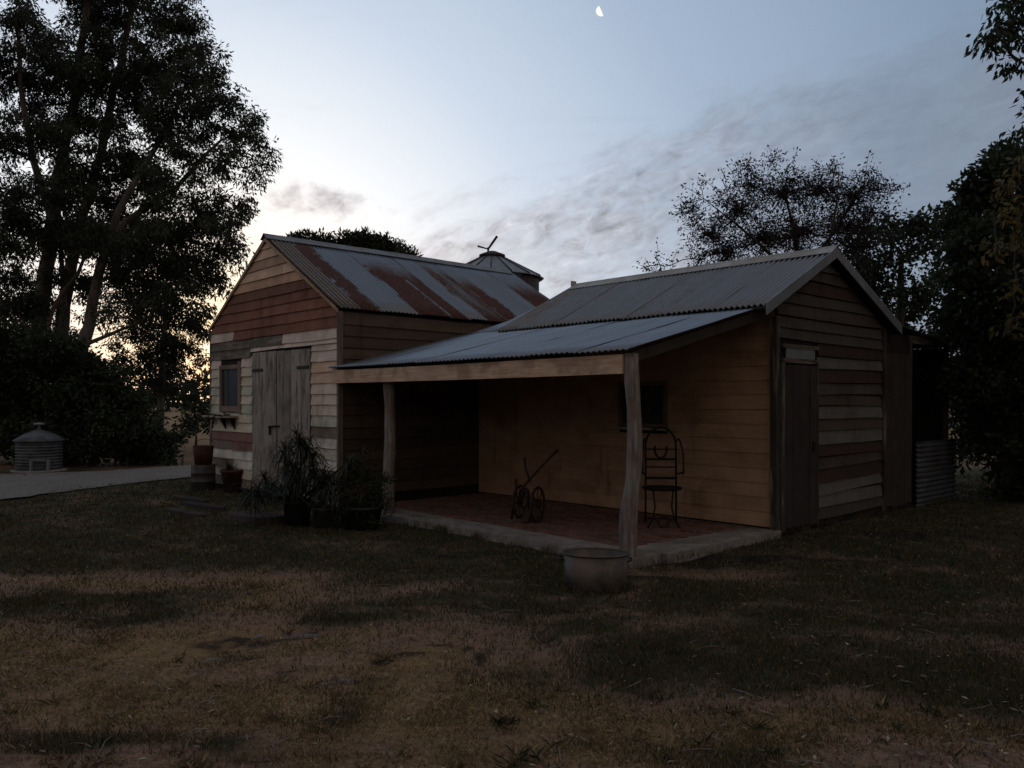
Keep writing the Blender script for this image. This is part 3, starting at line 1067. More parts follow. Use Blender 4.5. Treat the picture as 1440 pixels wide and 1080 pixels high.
mb.build('sill', M_BOARD, win2, FY, (.34, .30, .24), wear=.35)

# gable boards: rough slabs with open dark joints
FG = F @ RZ90            # x along +y of the building, face towards the right gable
DG0, DG1, DGZ = 2.83, 3.62, 2.30
def bz(yv):
    return BZA - .10 - (BYA - yv) * .50 if yv < BYA else BZA - .10 - (yv - BYA) * .43


def by_range(z):
    lo = BYA - (BZA - .10 - z) / .50
    hi = BYA + (BZA - .10 - z) / .43
    return max(lo, BY0 + .02), min(hi, BY1)


GW, GB, GR, GL = (.078, .07, .065), (.085, .066, .057), (.058, .036, .03), (.135, .135, .127)
gcols = [GW, GL, GL, GR, GB, GR, GL, GB, GL, GB, GW, GR, GL, GR, GW, GW, GB, GW, GR]
z = .10
k = 0
while z < BZA - .2:
    h = (.155, .17, .15, .165, .15)[k % 5] + random.uniform(-.012, .012)
    gap = random.uniform(.002, .016)
    z1 = min(z + h - gap, BZA - .14)
    lo0, hi0 = by_range(z)
    lo1, hi1 = by_range(z1)
    if z1 < DGZ - .02 + .15 and z < DGZ + .02:
        lo0 = lo1 = DG1 + .05
    tl = random.uniform(-.008, .008)
    if 0.3 < z < .75:
        tl = -.022
    if hi0 - lo0 > .15:
        weatherboard(store, FG, lo0, hi0, lo1, max(hi1, lo1 + .06), z, z1, gcols[k % len(gcols)], random.uniform(.1, .38), proud=.010, th=.02, tilt=tl, jit=.007)
    z += h
    k += 1
# corner posts of the gable
for y0, y1, z1 in ((BY0 - .075, BY0 + .015, 2.62), (BY1 + .004, BY1 + .075, 2.66)):
    mb = MB()
    mb.box(-.03, .05, y0, y1, 0.0, z1)
    mb.build('corner_post', M_PLANK, store, F, (.05, .045, .04), wear=.5)
# door with a pale light over it
dB = plank_door(store, FG, DG0, DG1, .05, DGZ - .24, [3.02, 3.22, 3.43], [(.042, .038, .036)] * 2 + [(.047, .042, .039)] * 2, depth=-.006, wear=.2)
mb = MB()
mb.box(.40, .43, 0, .02, 0, .12)
mb = MB()
mb.box(3.50, 3.56, -.05, -.03, .98, 1.1)
mb.build('handle', M_DARKIRON, dB, FG)
mb = MB()
mb.box(DG0 + .03, DG1 - .04, -.025, -.008, DGZ - .17, DGZ - .05)
lt = mb.build('fanlight', M_FROST, store, FG)
for (a, b, c, d_) in ((DG0 - .05, DG1 + .04, DGZ - .046, DGZ + .0), (DG0 - .05, DG1 + .04, DGZ - .225, DGZ - .174)):
    mb = MB()
    mb.box(a, b, -.04, -.006, c, d_)
    mb.build('frame', M_BOARD, lt, FG, (.05, .045, .04), wear=.6)
for a, b in ((DG0 - .12, DG0 - .01), (DG1 + .005, DG1 + .045)):
    mb = MB()
    mb.box(a, b, -.035, -.004, .03, DGZ - .23)
    mb.build('door_post', M_PLANK, store, FG, (.05, .045, .04), wear=.5)
# second, plain plank door near the back corner
plank_door(store, FG, 5.70, 6.62, .06, 2.32, [5.92, 6.14, 6.38], [(.052, .043, .04), (.056, .045, .042), (.05, .041, .038), (.055, .045, .042)], depth=-.006, wear=.2)
mb = MB()
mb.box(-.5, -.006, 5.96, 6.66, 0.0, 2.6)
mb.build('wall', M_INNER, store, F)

# roof of the store
RX0, RX1 = .13, -4.45
rz = BZA + .03
dnf = Vector((0, 2.22 - BYA, 2.715 - rz))
L1 = dnf.length
widths = [.684] * 6 + [.456]
x = RX0
for k, wd in enumerate(widths):
    FRM = slope_frame(F @ Vector((x, BYA, rz + .0035 * (k % 2))), F.to_3x3() @ Vector((-1, 0, 0)), F.to_3x3() @ dnf)
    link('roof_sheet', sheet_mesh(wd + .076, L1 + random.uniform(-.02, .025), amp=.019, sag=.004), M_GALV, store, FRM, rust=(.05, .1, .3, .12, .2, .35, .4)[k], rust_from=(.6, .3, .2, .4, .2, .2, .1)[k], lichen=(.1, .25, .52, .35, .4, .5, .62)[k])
    x -= wd
RXL = x
dnb = Vector((0, 5.98 - BYA, 2.70 - rz))
x = RX0
for k, wd in enumerate(widths):
    FRM = slope_frame(F @ Vector((x - wd - .076, BYA, rz + .0035 * (k % 2))), F.to_3x3() @ Vector((1, 0, 0)), F.to_3x3() @ dnb)
    link('roof_sheet', sheet_mesh(wd + .076, dnb.length, amp=.012), M_GALV, store, FRM, rust=.3, rust_from=.2, lichen=.5)
    x -= wd
ridge_cap(store, BYA, RXL - .02, RX0 + .03, rz + .016, .16, .16 * .5 - .012, .16 * .44 - .012, M_CAP, 3, along='x')
mb = MB()
mb.box(RXL - .06, RXL - .022, BYA - .05, BYA + .05, rz - .02, rz + .10)
mb.build('ridge_stop', M_CAP, store, F)
# barge flashing on the gable
for (ya, za, yb, zb) in ((BYA, rz + .025, 2.20, 2.715), (BYA, rz + .025, 5.98, 2.70)):
    mb = MB()
    p = []
    for xx in (RX0 + .002, RX0 + .022):
        p += [(xx, ya, za - .13), (xx, yb, zb - .12), (xx, yb, zb + .02), (xx, ya, za)]
    mb.hexa(p)
    mb.build('barge_board', M_FLASH, store, F)
    mb = MB()
    p = []
    for xx in (RX0 - .16, RX0 - .002):
        p += [(xx, ya, za - .055), (xx, yb, zb - .055), (xx, yb, zb - .035), (xx, ya, za - .035)]
    mb.hexa(p)
    mb.build('soffit', M_INNER, store, F)
# left end of the store roof, closed with boards
for k in range(4):
    z0 = 2.72 + k * .19
    ya, yb = BYA - (rz - .03 - z0) / .49, BYA + (rz - .03 - z0) / .42
    yc, yd = BYA - (rz - .03 - min(z0 + .2, rz - .06)) / .49, BYA + (rz - .03 - min(z0 + .2, rz - .06)) / .42
    if yb - ya < .3:
        break
    weatherboard(store, F @ T((BX1, 0, 0)) @ Matrix.Rotation(R(-90), 4, 'Z'), -yb, -ya, -yd, -yc, z0, min(z0 + .2, rz - .06), GW, .6)

# ---- verandah between the two buildings
ver = thing('verandah', 'open verandah with blue-grey iron roof, raw timber fascia and round log posts', 'verandah', F @ T((-2.7, 1.2, 0)))
VZ0, VSL = 2.105, .248
dv = Vector((0, -1, -VSL))
VY1 = 2.42
x = .02
for k in range(8):
    wd = .684 if k < 7 else .836
    ya = VY1
    yb = -.10 + random.uniform(-.02, .02)
    FRM = slope_frame(F @ Vector((x, ya, VZ0 + VSL * (ya + .1) + .0035 * (k % 2))), F.to_3x3() @ Vector((-1, 0, 0)), F.to_3x3() @ dv)
    Lv = (ya - yb) * math.sqrt(1 + VSL ** 2)
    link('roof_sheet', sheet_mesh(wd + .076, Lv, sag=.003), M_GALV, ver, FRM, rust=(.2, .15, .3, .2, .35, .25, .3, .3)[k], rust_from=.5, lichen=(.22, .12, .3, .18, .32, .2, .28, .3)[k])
    x -= wd
# roofing of the gap between the store and the shed, rising to the back and meeting the shed roof in a valley
for k, (xa, xb) in enumerate(((-4.36, -5.046), (-5.046, -5.73), (-5.73, -6.66))):
    wd = round((xa - xb) / .076) * .076
    y_hi = 5.9
    dyl = (y_hi - 2.40) * math.sqrt(1 + .30 ** 2)
    z_hi = VZ0 + VSL * 2.5 + .30 * (y_hi - 2.40) + .012

    def trim(xl, xa=xa, dyl=dyl):
        xx = xa - xl
        # valley: height where this plane meets the shed slope
        zr = ZA + .055 - (xx - XA) * sl1 + .02
        yv = 2.40 + (zr - (VZ0 + VSL * 2.5 + .012)) / .30
        if xx > XR + .08:
            return 0.0, dyl
        yv = max(2.40, min(5.9, yv))
        return 0.0, max(.02, (y_hi - yv) * math.sqrt(1 + .30 ** 2))
    FRM = slope_frame(F @ Vector((xa, y_hi, z_hi)), F.to_3x3() @ Vector((-1, 0, 0)), F.to_3x3() @ Vector((0, -1, -.30)))
    link('roof_sheet', sheet_mesh(wd + .01, dyl, skew=trim), M_GALV, ver, FRM, rust=.15, rust_from=.5, lichen=.25)
# fascia beam
mb = MB()
n = 6
vv = []
for k in range(n + 1):
    xx = -.12 - (5.60 - .12) * k / n
    sg = -.008 * math.sin(math.pi * k / n)
    vv += [(xx, -.055, 1.875 + sg), (xx, -.012, 1.875 + sg), (xx, -.012, 2.065 + sg), (xx, -.055, 2.065 + sg)]
ff = [(4 * k + e, 4 * k + 4 + e, 4 * k + 4 + (e + 1) % 4, 4 * k + (e + 1) % 4) for k in range(n) for e in range(4)] + [(0, 1, 2, 3), (4 * n + 3, 4 * n + 2, 4 * n + 1, 4 * n)]
mb.add([(a + 2.8, b, c) for a, b, c in vv], ff)
mb.build('fascia_beam', M_FASCIA, ver, F @ T((-2.8, 0, 0)))
# rafters and end rafter
for xx in (-.06, -1.3, -2.6, -3.9, -5.2):
    mb = MB()
    p = []
    for xo in (xx - .025, xx + .025):
        p += [(xo, .0, VZ0 - .13), (xo, 2.55, VZ0 + VSL * 2.55 - .13), (xo, 2.55, VZ0 + VSL * 2.55 - .02), (xo, .0, VZ0 - .02)]
    mb.hexa(p)
    mb.build('rafter', M_YBOARD, ver, F, (.045, .038, .033), wear=.25)


def log_post(parent, x, y, z0, z1, r0, r1, lean=(0, 0)):
    mb_ = MB()
    pts, rad = [], []
    N = 16
    sd = random.uniform(0, 50)
    for k in range(N + 1):
        f = k / N
        pts.append((x + lean[0] * f + mnoise.noise(Vector((sd, f * 2.2, 0))) * .065, y + lean[1] * f + mnoise.noise(Vector((sd, f * 2.2, 9))) * .035, z0 + (z1 - z0) * f))
        rad.append((r0 + (r1 - r0) * f) * (1 + .18 * mnoise.noise(Vector((sd, f * 6, 4)))))
    mb_.tube(pts, rad, 12)
    # uneven cross-section
    me_v = []
    for q in mb_.v:
        s = 1 + .13 * mnoise.noise(Vector((q[0] * 16 + sd, q[1] * 16, q[2] * 2.3)))
        me_v.append((x + (q[0] - x) * s, y + (q[1] - y) * s, q[2]))
    mb_.v = me_v
    return mb_.build('post', M_LOG, parent, F)


log_post(ver, -.10, .06, -.02, 2.07, .09, .074, (.02, 0))
log_post(ver, -4.37, .09, -.02, 2.05, .085, .075, (0, .01))

# brick floor with a concrete border
vf = MB()
vf.box(-5.42, .06, .44, 2.66, -.05, .058)
floor = vf.build('verandah_floor', M_MORTAR, None, F)
tag(floor, kind='structure')
for (a, b, c, d_) in ((-5.42, -2.9, -.03, .42), (-2.895, .0, -.03, .42), ):
    mb = MB()
    q = random.uniform(-.004, .004)
    mb.box(a, b, c, d_, -.05, .075 + q)
    mb.build('concrete_edge', M_CONC, floor, F)
mb = MB()
mb.add([(-.44, .425, -.05), (.07, .425, -.05), (.09, 2.62, -.05), (-.30, 2.62, -.05), (-.44, .425, .076), (.07, .425, .076), (.09, 2.62, .076), (-.30, 2.62, .076)],
       [(3, 2, 1, 0), (4, 5, 6, 7), (0, 1, 5, 4), (1, 2, 6, 5), (2, 3, 7, 6), (3, 0, 4, 7)])
mb.build('concrete_edge', M_CONC, floor, F)
bm_ = MB()
hx, hy_, hz = .110, .0505, .02
bm_.hexa([(-hx, -hy_, -hz), (hx, -hy_, -hz), (hx, hy_, -hz), (-hx, hy_, -hz), (-hx + .004, -hy_ + .004, hz), (hx - .004, -hy_ + .004, hz), (hx - .004, hy_ - .004, hz), (-hx + .004, hy_ - .004, hz)])
brick_me = bm_.mesh('brick')
brick_me.materials.append(M_BRICK)
slots = []
yy, row = .50, 0
while yy < 2.60:
    xx = -.58 - (row % 2) * .115 + (.12 * (yy - .44) / 2.2 if True else 0)
    while xx > -5.3:
        slots.append((xx, yy))
        xx -= .235
    yy += .1165
    row += 1
slots.sort(key=lambda q: (F @ Vector((q[0], q[1], 0))).length)
rest = MB()
for k, (xx, yy) in enumerate(slots):
    zz = .052 + random.uniform(-.004, .005)
    Mb = F @ T((xx, yy, zz)) @ Matrix.Rotation(random.uniform(-.02, .02), 4, 'Z') @ Matrix.Rotation(random.uniform(-.012, .012), 4, 'X')
    if k < 300:
        link('brick', brick_me, M_BRICK, floor, Mb)
    else:
        rest.add([F.inverted() @ (Mb @ v.co) for v in brick_me.vertices], [tuple(p.vertices) for p in brick_me.polygons])
if rest.v:
    rest.build('bricks', M_BRICK, floor, F, kind='stuff')
# ---- lean-to at the back right
lean = thing('lean_to', 'dark open lean-to with skillion iron roof against the right end of the store', 'lean-to', F @ T((-1.3, 7.2, 0)))
x = .10
for k in range(4):
    wd = .684
    FRM = slope_frame(F @ Vector((x - wd - .076, 5.92, 2.735 + .0035 * (k % 2))), F.to_3x3() @ Vector((1, 0, 0)), F.to_3x3() @ Vector((0, 1, -.085)))
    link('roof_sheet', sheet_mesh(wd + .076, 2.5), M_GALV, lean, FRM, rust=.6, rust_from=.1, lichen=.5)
    x -= wd
for yy in (6.72, 8.25):
    mb = MB()
    mb.tube([(-.04, yy, -.02), (-.05, yy, 1.2), (-.04, yy + .01, 2.56)], [.055, .05, .045], 9)
    mb.build('post', M_DBARK, lean, F)
mb = MB()
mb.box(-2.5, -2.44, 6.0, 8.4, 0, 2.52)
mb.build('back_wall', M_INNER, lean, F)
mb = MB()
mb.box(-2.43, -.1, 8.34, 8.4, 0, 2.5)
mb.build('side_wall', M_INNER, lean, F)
mb = MB()
mb.box(-.06, -.01, 6.64, 8.4, 2.50, 2.62)
mb.build('beam', M_YBOARD, lean, F, (.07, .06, .05), wear=.6)
half = thing('iron_half_wall', 'low wall of horizontal corrugated iron at the open side of the lean-to', 'wall', F @ T((.06, 7.2, 0)))
for k in range(2):
    M = F @ T((.075 + .004 * k, 6.70, .52 + .47 * k)) @ Matrix(((0, 0, 1, 0), (0, 1, 0, 0), (-1, 0, 0, 0), (0, 0, 0, 1)))
    me = sheet_mesh(.532, 1.66, amp=.016, ny=5)
    link('wall_sheet', me, M_DULL, half, M)

# ------------------------------------------------------------------ silo behind the shed
sc_ = at(692, 565, 20.5)
silo = thing('iron_silo', 'grey iron silo with conical roof, cap and two-bladed vane rising behind the shed roof', 'silo', T((sc_.x, sc_.y, 0)))
SR, SZ = 1.20, EYE + (565 - 391) / FPX * 20.5
mb = MB()
mb.lathe([(SR, 0), (SR, SZ)], 48)
mb.build('wall', M_DRUM, silo, T((sc_.x, sc_.y, 0)))
NPAN = 16
cap_z = SZ + .54
for k in range(NPAN):
    a0, a1 = 2 * math.pi * k / NPAN, 2 * math.pi * (k + 1) / NPAN
    am = .5 * (a0 + a1)
    mb = MB()
    r0, r1 = .26, SR + .11
    def P(a, r, z):
        return (r * math.cos(a), r * math.sin(a), z)
    e = .012
    vv = [P(a0 + e, r0, cap_z), P(a1 - e, r0, cap_z), P(a1 - .004, r1, SZ - .02), P(a0 + .004, r1, SZ - .02)]
    mb.hexa([(v[0], v[1], v[2] - .02) for v in vv] + vv)
    mb.build('roof_panel', M_FLASH, silo, T((sc_.x, sc_.y, 0)))
    mb = MB()
    mb.tube([P(a0, r0, cap_z + .005), P(a0, r1 + .01, SZ - .012)], .018, 5)
    mb.build('roof_rib', M_DRUM, silo, T((sc_.x, sc_.y, 0)))
mb = MB()
mb.lathe([(0.0, .16), (.10, .14), (.33, .05), (.335, .0), (.26, -.01), (.25, -.06)], 20, c=(0, 0, cap_z))
mb.build('cap', M_DRUM, silo, T((sc_.x, sc_.y, 0)))
mb = MB()
hub = Vector((-.10, 0, cap_z + .20))
mb.tube([hub - Vector((0, 0, .08)), hub + Vector((0, 0, .04))], .03, 6)
vane = mb.build('vane', M_DARKIRON, silo, T((sc_.x, sc_.y, 0)))
for dx, dz, wdt in ((.23, .33, .035), (-.27, .075, .02)):
    d = Vector((dx, 0, dz))
    s = Vector((-dz, 0, dx)).normalized() * wdt
    mb = MB()
    a, b = hub, hub + d
    mb.hexa([a - s * .7 + Vector((0, -.01, 0)), b - s + Vector((0, -.03, 0)), b - s + Vector((0, -.015, 0)), a - s * .7 + Vector((0, .01, 0)),
             a + s * .7 + Vector((0, -.01, 0)), b + s + Vector((0, .015, 0)), b + s + Vector((0, .03, 0)), a + s * .7 + Vector((0, .01, 0))])
    mb.build('blade', M_DARKIRON, vane, T((sc_.x, sc_.y, 0)))

# ------------------------------------------------------------------ small corrugated tank at the hedge
tp = gnd(55, 663)
TM = T((tp.x, tp.y, 0.0))
tank = thing('corrugated_tank', 'small round corrugated iron tank with conical lid beside the gravel driveway', 'tank', TM)
prof = []
NC = 10
TR, TH = .47, .68
for k in range(NC * 8 + 1):
    f = k / (NC * 8)
    prof.append((TR + .017 * math.cos(2 * math.pi * f * NC), .04 + TH * f))
mb = MB()
mb.lathe(prof, 40)
mb.build('tank_wall', M_DULL, tank, TM)
mb = MB()
mb.lathe([(TR + .05, TH + .02), (TR + .06, TH + .045), (.30, TH + .19), (.045, TH + .29), (.0, TH + .295)], 32)
mb.build('lid', M_DULL, tank, TM)
mb = MB()
mb.lathe([(.03, TH + .28), (.03, TH + .38), (.12, TH + .39), (.11, TH + .43), (0, TH + .45)], 14)
mb.build('lid_cap', M_FLASH, tank, TM)
mb = MB()
mb.box(.10, .14, -.54, -.46, .02, .30)
mb.box(.38, .42, -.38, -.30, .02, .30)
mb.box(.10, .42, -.50, -.48, .28, .31)
mb.build('tap_frame', M_FLASH, tank, TM)
mb = MB()
mb.lathe([(.0, .0), (.57, .0), (.57, .045), (.0, .045)], 28)
mb.build('base_slab', M_CONC, tank, TM)

# ------------------------------------------------------------------ tub at the post
bp = gnd(838, 827)
TB = T((bp.x, bp.y, -.01)) @ Matrix.Rotation(R(-8), 4, 'Z')
tub = thing('wash_tub', 'oval galvanised wash tub on the grass in front of the log post', 'tub', TB)
H_, SXX, SYY = .315, 1.04, .78
mb = MB()
mb.lathe([(.0, .004), (.242, .004), (.248, .012), (.272, H_), (.266, H_), (.238, .02), (.0, .02)], 36, SXX, SYY)
mb.build('tub_body', M_TUB, tub, TB)
mb = MB()
mb.tube([(.273 * math.cos(a) * SXX, .273 * math.sin(a) * SYY, H_) for a in [2 * math.pi * k / 36 for k in range(36)]], .009, 6, closed=True)
mb.build('rim', M_TUB, tub, TB)
for s in (-1, 1):
    mb = MB()
    mb.tube([(s * .268, -.06, H_ - .06), (s * .30, -.055, H_ - .05), (s * .305, 0, H_ - .045), (s * .30, .055, H_ - .05), (s * .268, .06, H_ - .06)], .007, 6)
    mb.build('handle', M_DARKIRON, tub, TB)

# ------------------------------------------------------------------ wrought-iron chair
cp = gnd(931, 738, .075)
CM = T(cp) @ Matrix.Rotation(R(-6), 4, 'Z')
chair = thing('iron_chair', 'tall wrought-iron chair with arched back standing against the ochre wall', 'chair', CM)
SH, BW, BH = .45, .19, 1.20
mb = MB()
pts = []
mb.lathe([(0, SH - .012), (.22, SH - .012), (.228, SH), (.22, SH + .012), (0, SH + .012)], 24, 1.05, 1.0)
seat = mb.build('seat', M_DARKIRON, chair, CM)
mb = MB()
mb.tube([(.225 * 1.05 * math.cos(a), .225 * math.sin(a), SH + .01) for a in [2 * math.pi * k / 24 for k in range(24)]], .011, 6, closed=True)
mb.build('seat_rim', M_DARKIRON, seat, CM)
mb = MB()
arch = [(-BW, .20, 0)] + [(-BW, .20, SH * .7), (-BW, .20, SH), (-BW, .215, .95)]
for k in range(1, 12):
    a = math.pi - math.pi * k / 12
    arch.append((BW * math.cos(a), .22, .97 + .23 * math.sin(a)))
arch += [(BW, .215, .95), (BW, .20, SH), (BW, .20, SH * .7), (BW, .20, 0)]
mb.tube(arch, .0135, 7)
back = mb.build('back_frame', M_DARKIRON, chair, CM)
for zz, rr in ((.56, .017), (.70, .010), (.80, .016), (.925, .009)):
    mb = MB()
    mb.tube([(-BW, .205, zz), (BW, .205, zz)], rr, 6)
    mb.build('back_rail', M_DARKIRON, back, CM)
mb = MB()
hp = []
for k in range(17):
    a = math.pi * (1.12 - 1.24 * k / 16) + math.pi
    hp.append((.075 * math.cos(a), .205, .925 + .11 * math.sin(a)))
mb.tube(hp, .015, 6)
mb.build('back_scroll', M_DARKIRON, back, CM)
for s in (-1, 1):
    mb = MB()
    xo = s * (BW + .055)
    mb.tube([(s * BW, .20, .62), (xo - s * .03, .17, .62), (xo, .10, .64), (xo, -.12, .645), (xo, -.155, .72), (xo, -.14, .88), (xo - s * .02, .0, 1.06 - .03), (xo - s * .03, .14, 1.06), (s * BW, .205, 1.03)], .0105, 6)
    mb.build('arm', M_DARKIRON, chair, CM)
for s in (-1, 1):
    mb = MB()
    mb.tube([(s * .12, -.16, SH - .01), (s * .10, -.20, SH * .55), (s * .125, -.23, .12), (s * .19, -.25, 0)], .012, 6)
    mb.build('leg', M_DARKIRON, chair, CM)
mb = MB()
ring = [(.058 * math.cos(a), -.235, .065 + .062 * math.sin(a)) for a in [2 * math.pi * k / 18 for k in range(18)]]
mb.tube(ring, .009, 6, closed=True)
mb.tube([(-.13, -.23, .12), (-.07, -.235, .075)], .008, 5)
mb.tube([(.07, -.235, .075), (.13, -.23, .12)], .008, 5)
mb.tube([(-BW, .20, .05), (-.1, .0, .075), (0, -.17, .11), (.1, .0, .075), (BW, .20, .05)], .008, 5)
mb.build('stretcher', M_DARKIRON, chair, CM)

# ------------------------------------------------------------------ old wheeled plough
pp = gnd(745, 733, .075)
PM = T(pp) @ Matrix.Rotation(R(-25), 4, 'Z')
plough = thing('hand_plough', 'old rusty wheeled plough with raised lever handles on the brick floor', 'plough', PM)
mb = MB()
mb.tube([(-.25, .36, .30), (-.05, .0, .40), (.02, -.10, .36), (.05, -.3, .22)], [.026, .03, .03, .02], 7)
mb.tube([(-.22, .18, .30), (.16, -.05, .27)], .02, 6)
mb.build('beam', M_IRON, plough, PM)


def wheel(parent, c, r, name='wheel'):
    mb_ = MB()
    N = 24
    mb_.tube([(c[0] + .0, c[1] + r * math.cos(2 * math.pi * k / N), c[2] + r * math.sin(2 * math.pi * k / N)) for k in range(N)], .017, 6, closed=True)
    mb_.tube([(c[0] - .045, c[1], c[2]), (c[0] + .045, c[1], c[2])], .03, 8)
    for k in range(8):
        a = 2 * math.pi * k / 8
        mb_.tube([(c[0], c[1], c[2]), (c[0], c[1] + r * math.cos(a), c[2] + r * math.sin(a))], .008, 5)
    return mb_.build(name, M_IRON, parent, PM)


wheel(plough, (.13, -.05, .225), .215)
wheel(plough, (-.24, .22, .215), .205)
mb = MB()
mb.tube([(.13, -.05, .225), (-.24, .22, .215)], .017, 6)
mb.build('axle', M_IRON, plough, PM)
mb = MB()
mb.tube([(-.16, .02, .34), (-.06, .02, .48), (.10, .10, .68), (.27, .20, .88), (.30, .22, .905)], [.02, .017, .016, .019, .021], 7)
mb.build('handle', M_IRON, plough, PM)
mb = MB()
mb.tube([(-.02, .05, .50), (-.08, .10, .60), (-.13, .14, .70), (-.14, .15, .80)], [.016, .015, .016, .018], 7)
mb.build('handle', M_IRON, plough, PM)
mb = MB()
mb.add([(-.06, -.16, .0), (.06, -.20, .02), (.04, -.04, .18), (-.05, .0, .20), (-.02, -.06, .0), (.07, -.10, .03), (.05, .0, .18), (-.04, .03, .20)],
       [(0, 1, 2, 3), (7, 6, 5, 4), (0, 4, 5, 1), (1, 5, 6, 2), (2, 6, 7, 3), (3, 7, 4, 0)])
mb.tube([(-.0, -.04, .18), (-.02, .0, .38)], .02, 6)
mb.build('ploughshare', M_IRON, plough, PM)
mb = MB()
mb.tube([(-.30, .10, .0), (-.28, .08, .2), (-.24, .10, .36), (-.26, .14, .52)], .015, 6)
mb.build('tine', M_IRON, plough, PM)

# ------------------------------------------------------------------ pots, drum and potted plants by the shed
def pot_at(px, py):
    g_ = gnd(px, py)
    return T((g_.x, g_.y, -.005))


DM = pot_at(286, 688)
drum = thing('steel_drum', 'dark steel drum standing at the left corner of the shed', 'drum', DM)
mb = MB()
mb.lathe([(0, .0), (.205, .0), (.212, .01), (.212, .15), (.222, .158), (.212, .166), (.212, .30), (.222, .308), (.212, .316), (.212, .455), (.2, .46), (0, .46)], 28)
mb.build('drum_body', M_DRUM, drum, DM)
bk = thing('rusty_bucket', 'rust-red tapered bucket standing on top of the steel drum', 'bucket', DM @ T((0, 0, .462)))
mb = MB()
mb.lathe([(0, .0), (.15, .0), (.185, .34), (.178, .34), (.145, .02), (0, .02)], 24)
mb.build('bucket_body', M_RUSTPOT, bk, DM @ T((0, 0, .462)))
mb = MB()
mb.tube([(.185 * math.cos(a), .06, .34 + .12 * math.sin(a)) for a in [math.pi * k / 10 for k in range(11)]], .006, 5)
mb.build('bail', M_IRON, bk, DM @ T((0, 0, .462)))
SM = DM @ T((.10, -.03, .84))
# leaning stake by the drum
st = MB()
st.tube([(.08, .16, .0), (.09, .12, .8), (.11, .10, 1.28)], [.022, .02, .017], 6)
tag(st.build('wooden_stake', M_LOG, None, DM), 'thin dark wooden stake leaning by the steel drum', 'stake')


def pot(name, label, cat, M, r0, r1, h, mat):
    t_ = thing(name, label, cat, M)
    mb_ = MB()
    mb_.lathe([(0, 0), (r0, 0), (r1 * .96, h * .86), (r1 * 1.04, h * .87), (r1 * 1.05, h), (r1 * .92, h), (r1 * .9, h * .9), (0, h * .9)], 26)
    mb_.build('pot_body', mat, t_, M)
    mb_ = MB()
    mb_.lathe([(0, h * .93), (r1 * .6, h * .94), (r1 * .905, h * .91)], 20)
    mb_.build('soil', M_SOIL, t_, M)
    return t_


pm1 = pot_at(328, 691)
pot('terracotta_pot', 'squat terracotta pot against the shed wall right of the steel drum', 'pot', pm1, .15, .215, .40, M_TERRA)
pm2 = pot_at(418, 738)
pot('dark_pot', 'dark glazed pot holding the strappy plant before the plank door', 'pot', pm2, .15, .19, .33, M_POT)
pm3 = pot_at(456, 741)
pot('grey_pot', 'grey stone pot between the strappy plant and the dark bush', 'pot', pm3, .12, .155, .26, M_GREYPOT)
pm4 = pot_at(508, 741)
pot('wide_black_pot', 'wide black pot under the dark bush beside the verandah post', 'pot', pm4, .22, .28, .28, M_POT)

# ------------------------------------------------------------------ vegetation
def leaf_quads(cent, axis, length, width, roll):
    """diamond leaves: cent (n,3) base points, axis (n,3) unit, roll random side vectors"""
    side = np.cross(axis, roll)
    side /= np.linalg.norm(side, axis=1, keepdims=True) + 1e-9
    nrm = np.cross(side, axis)
    L = length[:, None]
    W = width[:, None]
    b = cent
    m1 = cent + axis * L * .45 + side * W * .5 + nrm * L * .03
    t_ = cent + axis * L - nrm * L * .06
    m2 = cent + axis * L * .45 - side * W * .5 + nrm * L * .03
    v = np.stack([b, m1, t_, m2], 1).reshape(-1, 3)
    f = np.arange(len(cent) * 4).reshape(-1, 4)
    return v, f


def unit(a):
    return a / (np.linalg.norm(a, axis=1, keepdims=True) + 1e-9)


def sphere_pts(n, rng, bias=0.45):
    d = unit(rng.normal(size=(n, 3)))
    return d * (rng.random(n)[:, None] ** bias)


class Wood:
    """many tapered limbs as one mesh, cheap tubes"""
    def __init__(self):
        self.m = MB()

    def limb(self, pts, r0, r1, n=6):
        k = len(pts)
        self.m.tube(pts, [r0 + (r1 - r0) * (i_ / (k - 1)) ** .8 for i_ in range(k)], n, caps=False)


def bent(a, b, k=5, amp=.12, lift=0.0):
    a, b = Vector(a), Vector(b)
    L = (b - a).length
    s = random.uniform(0, 99)
    out = []
    for i_ in range(k + 1):
        f = i_ / k
        p = a.lerp(b, f)
        e = math.sin(f * math.pi) * L * amp
        p += Vector((mnoise.noise(Vector((s, f * 2, 0))), mnoise.noise(Vector((s, f * 2, 5))), mnoise.noise(Vector((s, f * 2, 9))))) * e
        p.z += math.sin(f * math.pi) * L * lift
        out.append(p)
    return out


